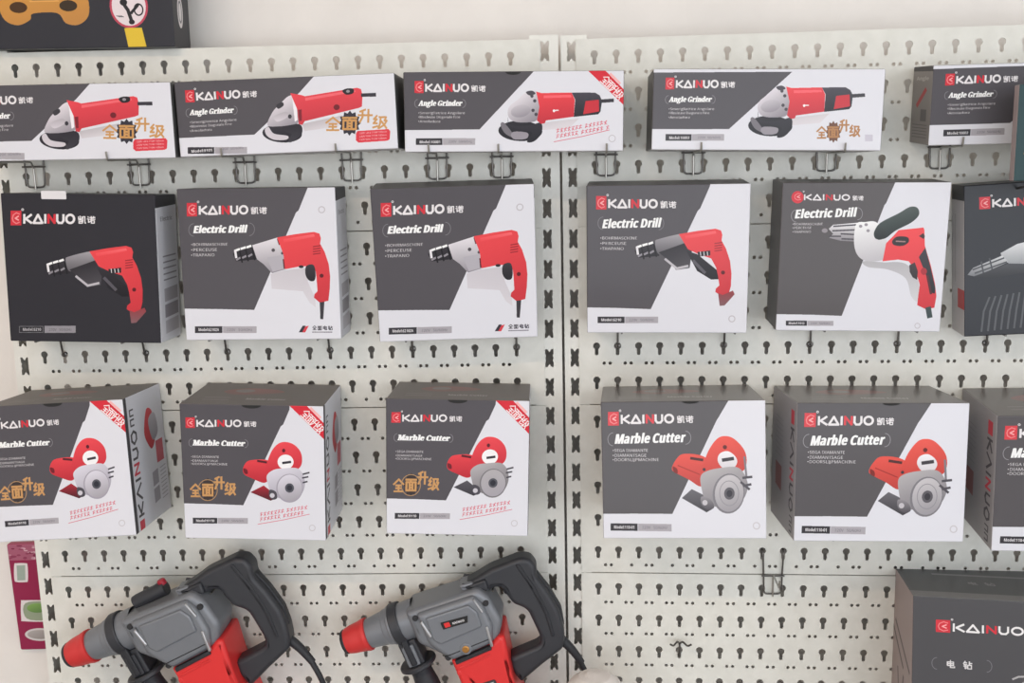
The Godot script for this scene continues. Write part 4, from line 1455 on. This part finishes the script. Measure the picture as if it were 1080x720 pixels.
	nodes.M3 = carton("small cutter carton with red ribbon beside the slotted upright", "carton", mg, P.M3, small2)
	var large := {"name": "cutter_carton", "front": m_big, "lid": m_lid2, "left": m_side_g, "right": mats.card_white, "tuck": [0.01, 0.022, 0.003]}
	nodes.M4 = carton("large cutter carton without ribbon, below the film-wrapped drill carton", "carton", mg, P.M4, large)
	nodes.M5 = carton("large cutter carton with dark side, below the hammer drill carton", "carton", mg, P.M5, large)
	nodes.M6 = carton("large cutter carton with dark side, above the dark drill case carton", "carton", mg, P.M6, large)
	for q in [["M1", 0, [1, 4], "the cutter carton below the black drill carton"], ["M2", 0, [9, 13], "the middle ribboned cutter carton"], ["M3", 0, [18, 22], "the ribboned cutter carton by the upright"], ["M4", 1, [1, 6], "the large cutter carton by the rack joint"], ["M5", 1, [10, 14], "the middle large cutter carton"], ["M6", 1, [18, 22], "the large cutter carton above the dark carton"]]:
		carry(nodes[q[0]], P[q[0]], q[1], q[2], 13, q[3], "wire hooks under the cutter cartons")

	# big dark carton at the bottom
	var bp_ := new_print(Vector2(0.28, 0.24), [[325, 250], [1522, 262], [1500, 1270], [300, 1260]], "4a494c")
	bp_.mark(536, 444, 910, 448, 50, "dfdcdc", RED)
	pill(bp_, 450, 626, 715, 626, 66, "77757a")
	bp_.glyph(Print.DIAN, 500, 605, 46, 44, 6.5, "cfcccc")
	bp_.glyph(Print.ZUAN, 590, 605, 46, 44, 6.5, "cfcccc")
	bp_.line([[850, 690], [880, 675], [915, 672], [930, 690], [900, 712], [880, 735]], 10, "a7a4a5")
	bp_.grad(bp_.rnd([[760, 900], [900, 760], [1200, 760], [1320, 860], [1200, 1000], [960, 1040]]), "b23640", "8d2a33", 0, 1)
	var B := carton("large dark grey drill carton with a swirl, on the lowest hooks", "carton", "", P.B7, {"name": "drill_carton", "front": card(bp_.tex(), 0.4, true), "plain": mats.card_grey, "lid": card(print_lid("big", Vector2(0.28, 0.16)), 0.4), "left": card(print_side("kraft", Vector2(0.16, 0.24)))})
	carry(B, P.B7, 1, [16, 21], 18, "the large dark drill carton", "wire hooks under the large dark carton")

	# black carton on top of the rack
	var tp := new_print(Vector2(0.36, 0.24), [[-312, -455], [662, -465], [668, 180], [-298, 196]], "34343a")
	tp.grad(tp.rnd([[40, -30], [12, 30], [30, 85], [80, 104], [128, 84], [140, 62], [232, 60], [262, 96], [310, 102], [350, 70], [352, 10], [320, -40], [262, -44], [232, 12], [140, 14], [120, -40]], 4), "c98f45", "b98348", 0.2, 1)
	tp.oval(86, 40, 34, 20, "4a3424")
	tp.oval(276, 34, 34, 20, "3c3026")
	tp.line([[132, 18], [240, 16]], 6, "d9a45c")
	tp.oval(504, 36, 72, 78, "b8485a")
	tp.oval(504, 36, 64, 70, "dccfd2")
	tp.line([[480, 20], [500, 50], [512, 90]], 13, "2c2a2e")
	tp.line([[512, 60], [540, 30]], 10, "2c2a2e")
	tp.ring(540, 48, 16, 20, 5, "2c2a2e")
	tp.oval(485, 22, 14, 12, "2c2a2e")
	tp.oval(512, 92, 11, 9, "2c2a2e")
	for k in 3: tp.line([[456 + k * 8, 70], [470 + k * 6, 74]], 3, "5c5a5e")
	tp.poly([[482, 114], [548, 112], [562, 182], [494, 186]], "d9b83c")
	tp.poly([[-240, -300], [300, -320], [300, -240], [-240, -220]], "c98f45")
	var tpose := [0.2360 - 0.176, 0.0205 + 0.1195, -0.0125, -0.6, 0.0, -0.6, 0.352, 0.235, 0.064]
	var tside := new_print(Vector2(0.064, 0.24), [[0, 0], [100, 0], [100, 240], [0, 240]], "3a3a3e", 256)
	tside.oval(45, 190, 16, 22, "d5d0d0")
	tside.ring(45, 190, 9, 14, 3, "77757a")
	carton("black carton with orange tool print and round white badge, standing on the rack top", "carton", "", tpose, {"name": "tool_carton", "front": card(tp.tex(), 0.4), "plain": mats.card_black, "right": card(tside.tex(), 0.4)})

func round_rect_mesh(w: float, h: float, t: float) -> ArrayMesh:
	return plate_mesh([[-w * 500, -h * 500], [w * 500, -h * 500], [w * 500, h * 500], [-w * 500, h * 500]], -t * 500, t * 500, t * 200, 1.5, 1)

# ------------------------------------------------------------------ rotary hammers
# Built in millimetres: x along the tool's axis towards the grip, y up across it, z towards the viewer.
func hammer(at: Vector3, turn: float, size: float, label: String, badge: bool) -> Node3D:
	var o := thing("rotary_hammer", label, "power tool", "rotary hammers on the lower hooks")
	o.position = at
	o.rotation = Vector3(0, 0, turn)
	o.scale = Vector3.ONE * size
	var mm := 0.001
	var axis_o := Vector3(0, 54 * mm, 0)
	# gear housing: a thick core and a raised front and back shell
	var gb := part("gear_housing", plate_mesh([[-64, 78], [46, 75], [57, 58], [62, 17], [48, -4], [36, -11], [-26, -16], [-40, 2], [-64, 27]], -34, 34, 9, 7), mats.cast_alloy, o)
	part("shell", plate_mesh([[-48, 72], [38, 70], [46, 54], [48, 18], [38, -6], [-24, -11], [-36, 4], [-48, 24]], -42, 42, 8, 5), mats.cast_alloy, gb)
	part("raised_face", plate_mesh([[-36, 64], [28, 62], [36, 48], [34, 25], [-30, 20], [-38, 30]], 38, 45.5, 3, 3), mats.cast_alloy, gb)
	# raised ribs, their highlights painted in with a lighter alloy
	part("rib", plate_mesh([[-46, 60], [-42, 62], [-37, 36], [-41, 34]], 38, 45, 2, 1.4), mats.bright_alloy, gb)
	part("rib", plate_mesh([[38, 22], [42, 22], [38, -9], [34, -8]], 38, 44.2, 2, 1.4), mats.bright_alloy, gb)
	part("rib", plate_mesh([[36, 66], [39, 66], [44, 44], [41, 43]], 38, 44, 2, 1.4), mats.bright_alloy, gb)
	part("joint_line", plate_mesh([[-33, -1.2], [36, 2.4], [36, 4.0], [-33, 0.4]], 40, 42.4, 0.4, 0), mats.steel_dark, gb)
	part("lug", plate_mesh([[20, 84], [40, 82], [46, 66], [24, 66]], -12, 20, 3, 3), mats.cast_alloy, gb)
	for q in [[-52, 66], [50, 52], [-30, -6]]:
		var sst := begin()
		lathe(sst, Vector3(q[0], q[1], 33) * mm, Vector3(0, 0, 1), [Vector2(0, 0.0042), Vector2(0.003, 0.0042), Vector2(0.0038, 0.0034), Vector2(0.0038, 0.0)], 12)
		part("screw", sst.commit(), mats.steel_dark, gb)
	# neck, clamp band, nose, collar
	var st := begin()
	lathe(st, axis_o, Vector3(1, 0, 0), [Vector2(-0.096, 0.0), Vector2(-0.096, 0.0262), Vector2(-0.094, 0.0272), Vector2(-0.058, 0.0280)], 36)
	part("neck", st.commit(), mats.cast_alloy, o)
	st = begin()
	lathe(st, axis_o, Vector3(1, 0, 0), [Vector2(-0.1355, 0.0), Vector2(-0.1355, 0.0205), Vector2(-0.133, 0.0215), Vector2(-0.108, 0.0245), Vector2(-0.1055, 0.0258), Vector2(-0.100, 0.0270), Vector2(-0.0975, 0.0285), Vector2(-0.094, 0.0285)], 36)
	part("nose", st.commit(), mats.cast_alloy, o)
	st = begin()
	lathe(st, axis_o, Vector3(1, 0, 0), [Vector2(-0.171, 0.0), Vector2(-0.171, 0.0168), Vector2(-0.168, 0.0185), Vector2(-0.160, 0.0205), Vector2(-0.146, 0.0222), Vector2(-0.139, 0.0240), Vector2(-0.1345, 0.0240), Vector2(-0.1335, 0.0200)], 36)
	part("chuck_collar", st.commit(), mats.red_rubber, o)
	st = begin()
	lathe(st, axis_o, Vector3(1, 0, 0), [Vector2(-0.1755, 0.0), Vector2(-0.1755, 0.0130), Vector2(-0.174, 0.0165), Vector2(-0.1705, 0.0182), Vector2(-0.1690, 0.0178)], 36)
	part("chuck_cap", st.commit(), mats.black_rubber, o)
	# auxiliary handle
	st = begin()
	lathe(st, axis_o, Vector3(1, 0, 0), [Vector2(-0.0945, 0.0270), Vector2(-0.0945, 0.0300), Vector2(-0.0930, 0.0308), Vector2(-0.0820, 0.0308), Vector2(-0.0805, 0.0300), Vector2(-0.0805, 0.0270)], 36)
	var aux := part("auxiliary_handle", st.commit(), mats.black_plastic, o)
	part("yoke", plate_mesh([[-97, 30], [-70, 30], [-69, -10], [-96, -10]], -17, 17, 3, 3), mats.black_plastic, aux)
	part("clamp_plate", plate_mesh([[-93, 24], [-75, 24], [-75, -8], [-93, -8]], 16, 21, 1.5, 2), mats.cast_alloy if badge else mats.black_plastic, aux)
	part("bolt_strap", plate_mesh([[-89, 40], [-80, 40], [-79, -6], [-88, -6]], 18, 24, 2, 2), mats.black_rubber, aux)
	st = begin()
	lathe(st, Vector3(-84, -9, 0) * mm, Vector3(0.02, -1, 0), [Vector2(0, 0.0), Vector2(0, 0.0255), Vector2(0.002, 0.0275), Vector2(0.006, 0.0275), Vector2(0.0085, 0.024), Vector2(0.0095, 0.0165)], 36)
	part("guard_flange", st.commit(), mats.black_plastic, aux)
	st = begin()
	lathe(st, Vector3(-84, -17, 0) * mm, Vector3(0.02, -1, 0), [Vector2(0, 0.0160), Vector2(0.012, 0.0155), Vector2(0.03, 0.0175), Vector2(0.07, 0.0185), Vector2(0.1, 0.0165), Vector2(0.112, 0.018), Vector2(0.118, 0.014), Vector2(0.119, 0.0)], 28)
	part("grip", st.commit(), mats.black_rubber, aux)
	# motor housing
	var mh := part("motor_housing", plate_mesh([[-28, -12], [30, -8], [49, 0], [57, -3], [54, -20], [49, -44], [45, -72], [44, -110], [40, -185], [-22, -185], [-27, -110], [-28, -60]], -38, 38, 7, 3, 4), mats.red_plastic, o)
	part("shoulder", plate_mesh([[-20, -23], [29, -19], [29, -23], [-20, -27]], 36, 39.4, 1.2, 1), mats.red_plastic, mh)
	part("screw_boss", plate_mesh([[-27, -28], [-20, -28], [-20, -36], [-27, -36]], 30, 38.5, 2, 3), mats.red_plastic, mh)
	var rp := part("rating_plate", plate_mesh([[-18, -57], [21, -58], [22, -104], [-17, -104]], 37, 39.4, 0.8, 3), mats.black_plastic, mh)
	for k in 4:
		part("vent_slat", plate_mesh([[-13, -66 - k * 9], [14 - k, -66.5 - k * 9], [14 - k, -70.5 - k * 9], [-13, -70 - k * 9]], 39, 40.6, 0.6, 0.5), mats.black_rubber, rp)
	part("plate_mark", plate_mesh([[12, -60.5], [18, -60.5], [18, -66], [12, -66]], 39, 39.9, 0.3, 0.5), mats.bright_alloy, rp)
	part("motor_cap", plate_mesh([[-20, -182], [38, -182], [34, -200], [-16, -200]], -34, 34, 10, 6), mats.black_plastic, mh)
	part("gasket", plate_mesh([[-22, -12], [34, -8], [34, -14], [-22, -18]], -39, 41.0, 1.5, 1), mats.black_rubber, o)
	# rear D handle
	var hd := part("rear_handle", plate_mesh([[18, 81], [48, 85], [70, 90], [116, 91], [129, 84], [133, 70], [128, 56], [135, 30], [140, -4], [137, -30], [131, -50], [124, -60], [84, -74], [49, -88], [43, -64], [47, -46], [57, -45], [90, -43], [97, -40], [100, -30], [98, 10], [94, 18], [82, 29], [78, 44], [76, 58], [66, 62], [52, 60], [44, 68]], -17, 17, 7, 5, 4), mats.black_plastic, o)
	part("grip_ridge", plate_mesh([[106, 84], [112, 84], [121, 44], [125, 0], [121, -36], [116, -36], [119, 0], [115, 44]], 14, 18.6, 2, 2), mats.black_rubber, hd)
	part("trigger", plate_mesh([[98, 20], [86, 26], [78, 42], [74, 46], [76, 57], [92, 52], [100, 36]], -9, 9, 3, 3), mats.black_plastic, hd)
	part("grip_edge", plate_mesh([[131, 30], [136, -4], [133, -32], [138, -30], [143, -4], [138, 30], [130, 58], [126, 58]], -6, 6, 2, 2), mats.black_rubber, hd)
	part("handle_root", plate_mesh([[26, 80], [60, 80], [58, 62], [40, 66]], -22, 22, 4, 4), mats.black_plastic, hd)
	# cable with its bend protector
	st = begin()
	tube(st, smooth_path([Vector3(124, -50, 0) * mm, Vector3(133, -70, 0) * mm, Vector3(140, -96, 1) * mm], 4), 0.0075, 14, 0.0050)
	var cb := part("bend_protector", st.commit(), mats.black_rubber, o)
	st = begin()
	tube(st, smooth_path([Vector3(138, -88, 0) * mm, Vector3(140, -120, 2) * mm, Vector3(134, -150, -4) * mm, Vector3(118, -190, -10) * mm, Vector3(96, -240, -18) * mm], 6), 0.0040, 12)
	part("cable", st.commit(), mats.black_rubber, cb)
	if badge:
		var bd := part("badge", plate_mesh([[-20, 53.5], [24, 50], [20, 37.5], [-20, 39.5]], 45, 46.3, 0.5, 1.5), mats.cast_alloy, gb)
		part("badge_plate", plate_mesh([[-18, 52], [22, 48.6], [18.4, 39], [-18, 41]], 45.5, 46.9, 0.3, 1), mats.slit, bd)
		part("red_square", plate_mesh([[-14, 49.5], [-6, 49], [-6, 42.2], [-14, 42.6]], 46.5, 47.2, 0.2, 0.5), mats.red_plastic, bd)
		var tm := TextMesh.new()
		tm.font = font_bold
		tm.text = "KAINUO"
		tm.font_size = 32
		tm.pixel_size = 0.00014
		tm.depth = 0.0004
		part("lettering", tm, mats.card_white, bd, Transform3D(Basis.from_euler(Vector3(0, 0, -0.07)), Vector3(6.5, 44.6, 47.1) * mm))
		st = begin()
		lathe(st, Vector3(0, 1, 40) * mm, Vector3(0, 0, 1), [Vector2(0, 0.0085), Vector2(0.0028, 0.0085), Vector2(0.0034, 0.0075), Vector2(0.0034, 0.0)], 20)
		var cp := part("oil_cap", st.commit(), mats.cast_alloy, gb)
		st = begin()
		lathe(st, Vector3(0, 1, 43) * mm, Vector3(0, 0, 1), [Vector2(0, 0.0052), Vector2(0.0012, 0.0052), Vector2(0.0018, 0.0040), Vector2(0.0018, 0.0)], 16)
		part("brass_plug", st.commit(), mats.brass, cp)
	else:
		# depth stop lying along the top of the housing
		st = begin()
		tube(st, [Vector3(-52, 83, -8) * mm, Vector3(-46, 84, -8) * mm, Vector3(-8, 86, -8) * mm, Vector3(-2, 86, -8) * mm], 0.0105, 16)
		var ds := part("mode_lever", st.commit(), mats.black_plastic, o)
		st = begin()
		lathe(st, Vector3(-4, 92, -8) * mm, Vector3(0, 1, 0.1), [Vector2(0, 0.006), Vector2(0.006, 0.006), Vector2(0.008, 0.0045), Vector2(0.0085, 0.0)], 16)
		part("red_button", st.commit(), mats.red_tip, ds)
	return o

func build_hammers() -> void:
	# grip and chuck positions read off the photograph fix place and turn
	var h2 := hammer(Vector3(0.6125, Y0 - 0.8205, 0.060), deg_to_rad(20.0), 1.0, "rotary hammer with a badge and brass oil plug on its housing", true)
	var h1 := hammer(Vector3(0, 0, 0), deg_to_rad(23.6), 1.04, "rotary hammer with a bare scuffed housing and a red-buttoned lever", false)
	# chuck tip of the first one
	var tip := h1.transform * Vector3(-0.1692, 0.053, 0)
	h1.position += Vector3(0.0275, Y0 - 0.8445, 0.064) - tip
	for q in [[h2, "the badged rotary hammer"], [h1, "the bare rotary hammer"]]:
		var t: Transform3D = q[0].transform
		# one wire carries the grip from inside, the other the lower arm
		var top_p := t * Vector3(0.062, 0.0594, 0)
		var best := nearest_key(top_p + Vector3(0, -0.012, 0))
		single_hook(0, best.x, best.y, [Vector3(top_p.x, top_p.y - 0.003, 0.012), Vector3(top_p.x, top_p.y - 0.003, top_p.z + 0.012)], "single steel wire hook inside the grip of " + q[1], "wire hooks carrying the rotary hammers")

func nearest_key(p: Vector3) -> Vector2i:
	var best := Vector2i.ZERO
	var d := 1e9
	for r in 25:
		for c in 24:
			var e := key_at(0, c, r)
			var l := Vector2(e.x - p.x, e.y - p.y).length()
			if l < d:
				d = l
				best = Vector2i(c, r)
	return best

# ------------------------------------------------------------------ the rest
func build_extras() -> void:
	# an empty two-wire hook and a small twin hook
	double_hook(1, 8, 14, 0.055, "bare two-wire steel hook hanging below the large cutter cartons", "", 0.0)
	var o := thing("twin_hook", "small dark twin wire hook below the bare two-wire hook", "hook")
	o.transform = Transform3D(bay_tf[1].basis, key_at(1, 4, 17))
	var st := begin()
	tube(st, bent([Vector3(0, -0.010, -0.006), Vector3(0, -0.010, 0.004), Vector3(0, 0.012, 0.005)], 0.003), 0.0016, 8)
	part("stem", st.commit(), mats.wire, o)
	for s in [-1.0, 1.0]:
		st = begin()
		tube(st, smooth_path([Vector3(0, 0.012, 0.005), Vector3(s * 0.004, 0.0185, 0.012), Vector3(s * 0.010, 0.0165, 0.02), Vector3(s * 0.015, 0.021, 0.026)], 4), 0.0015, 8)
		part("arm", st.commit(), mats.wire, o)

	# crimson blister card on the wall beside the rack
	var cq := [[35, 50], [260, 40], [300, 548], [105, 560]]
	var p := new_print(Vector2(0.105, 0.176), cq, "8e2a4c", 512)
	p.poly([[20, 40], [280, 30], [270, 128], [48, 136]], "a05a70")
	var rng := RandomNumberGenerator.new()
	rng.seed = 9
	for k in 40:
		p.oval(rng.randf_range(40, 260), rng.randf_range(52, 126), rng.randf_range(4, 11), rng.randf_range(3, 7), ["c9a3ae", "8a3e58", "b88796", "7a2c48"][k % 4])
	for q in [[68, 150, 112, 246], [98, 334, 200, 432]]:
		p.poly(p.rnd([[q[0] + 8, q[1]], [q[2] - 8, q[1]], [q[2], q[1] + 10], [q[2] + 4, q[3] - 10], [q[2] - 4, q[3]], [q[0] + 14, q[3]], [q[0] + 4, q[3] - 12], [q[0], q[1] + 8]]), "d8cfd0")
	p.poly([[76, 162], [104, 160], [108, 236], [82, 238]], "9aa79c")
	p.poly(p.rnd([[112, 348], [190, 346], [192, 418], [120, 420]]), "8f9a83")
	p.oval(150, 370, 32, 22, "7fa35a", "5e7f48")
	p.oval(162, 490, 46, 28, "c9c4c4")
	p.oval(162, 490, 38, 20, "a9a2a0", "8d8784")
	var c := thing("blister_card", "crimson blister card with white windows on the wall beside the rack", "card")
	c.position = Vector3(-0.0810, Y0 - 0.8195, WALL_Z + 0.0072)
	c.rotation_degrees = Vector3(0, 0, 1.2)
	var s := Vector3(0.109, 0.182, 0.014)
	var cm := card(p.tex(), 0.3, true)
	var cr := mat(Color(0.60, 0.20, 0.33), 0.4)
	part("front_panel", face_mesh(s, 2, 1, 0.003), cm, c)
	part("back_panel", face_mesh(s, 2, -1, 0.003), cr, c)
	part("edge_panel", face_mesh(s, 0, 1, 0.003), cr, c)
	part("edge_panel", face_mesh(s, 0, -1, 0.003), cr, c)
	part("edge_panel", face_mesh(s, 1, 1, 0.003), cr, c)
	part("edge_panel", face_mesh(s, 1, -1, 0.003), cr, c)

	# dark green package beyond the grinder cartons
	var gp := new_print(Vector2(0.13, 0.114), [[0, 0], [130, 0], [130, 114], [0, 114]], "2f4548", 512)
	gp.grad([[16, 60], [24, 44], [60, 30], [100, 34], [112, 60], [100, 84], [40, 88], [10, 82]], "c49a5c", "a87f4a", 0, 1)
	gp.oval(66, 58, 20, 14, "3c3a36")
	var gt: Transform3D = bay_tf[1] * Transform3D(Basis.IDENTITY, Vector3(0.5035 + 0.065, -0.0668 - 0.057, 0.150))
	var g := carton("dark green package with an orange tool print, in front of a grinder carton", "package", "", [gt.origin.x, gt.origin.y - Y0, gt.origin.z, -2.0, 0, 0.0, 0.13, 0.114, 0.014], {"name": "tool_package", "front": card(gp.tex(), 0.35), "plain": mat(Color(0.27, 0.34, 0.35), 0.45), "left": mat(Color(0.62, 0.56, 0.56), 0.5)})
	carry(g, [0, 0, 0, 0, 0, 0, 0.13, 0.114, 0.014], 1, [18, 20], 4, "the dark green package", "wire hooks under the dark green package")

	# pale bundle whose top just shows at the bottom
	var b := thing("plastic_bag", "pale rounded plastic bag below the cable of the badged hammer", "bag")
	b.position = bay_tf[1] * Vector3(-0.006, -0.937, 0.155)
	st = begin()
	var prof := []
	for i in 13:
		var a := PI * i / 12.0
		prof.append(Vector2(-0.1 * cos(a), 0.058 * pow(sin(a), 0.75)))
	prof[0].y = 0.0
	prof[12].y = 0.0
	lathe(st, Vector3(0, 0.008, 0), Vector3(0, 1, 0), prof, 24)
	part("sack", st.commit(), mat(Color(0.88, 0.85, 0.83), 0.35), b)
	for kc in 2:
		var k := key_at(1, kc, 20)
		var q: Vector3 = b.position + Vector3(0, -0.0935, 0)
		single_hook(1, kc, 20, [Vector3(k.x, q.y, 0.02), Vector3(k.x, q.y, q.z + 0.04), Vector3(k.x, q.y + 0.012, q.z + 0.045)], "wire hook under the pale plastic bag, " + ["beside the rack joint", "farther from the rack joint"][kc], "wire hooks under the plastic bag")
	st = begin()
	lathe(st, Vector3(0, 0.102, 0), Vector3(0.25, 1, 0.1), [Vector2(0, 0.016), Vector2(0.003, 0.012), Vector2(0.006, 0.0)], 16)
	part("seam_tab", st.commit(), mat(Color(0.86, 0.83, 0.81), 0.4), b)
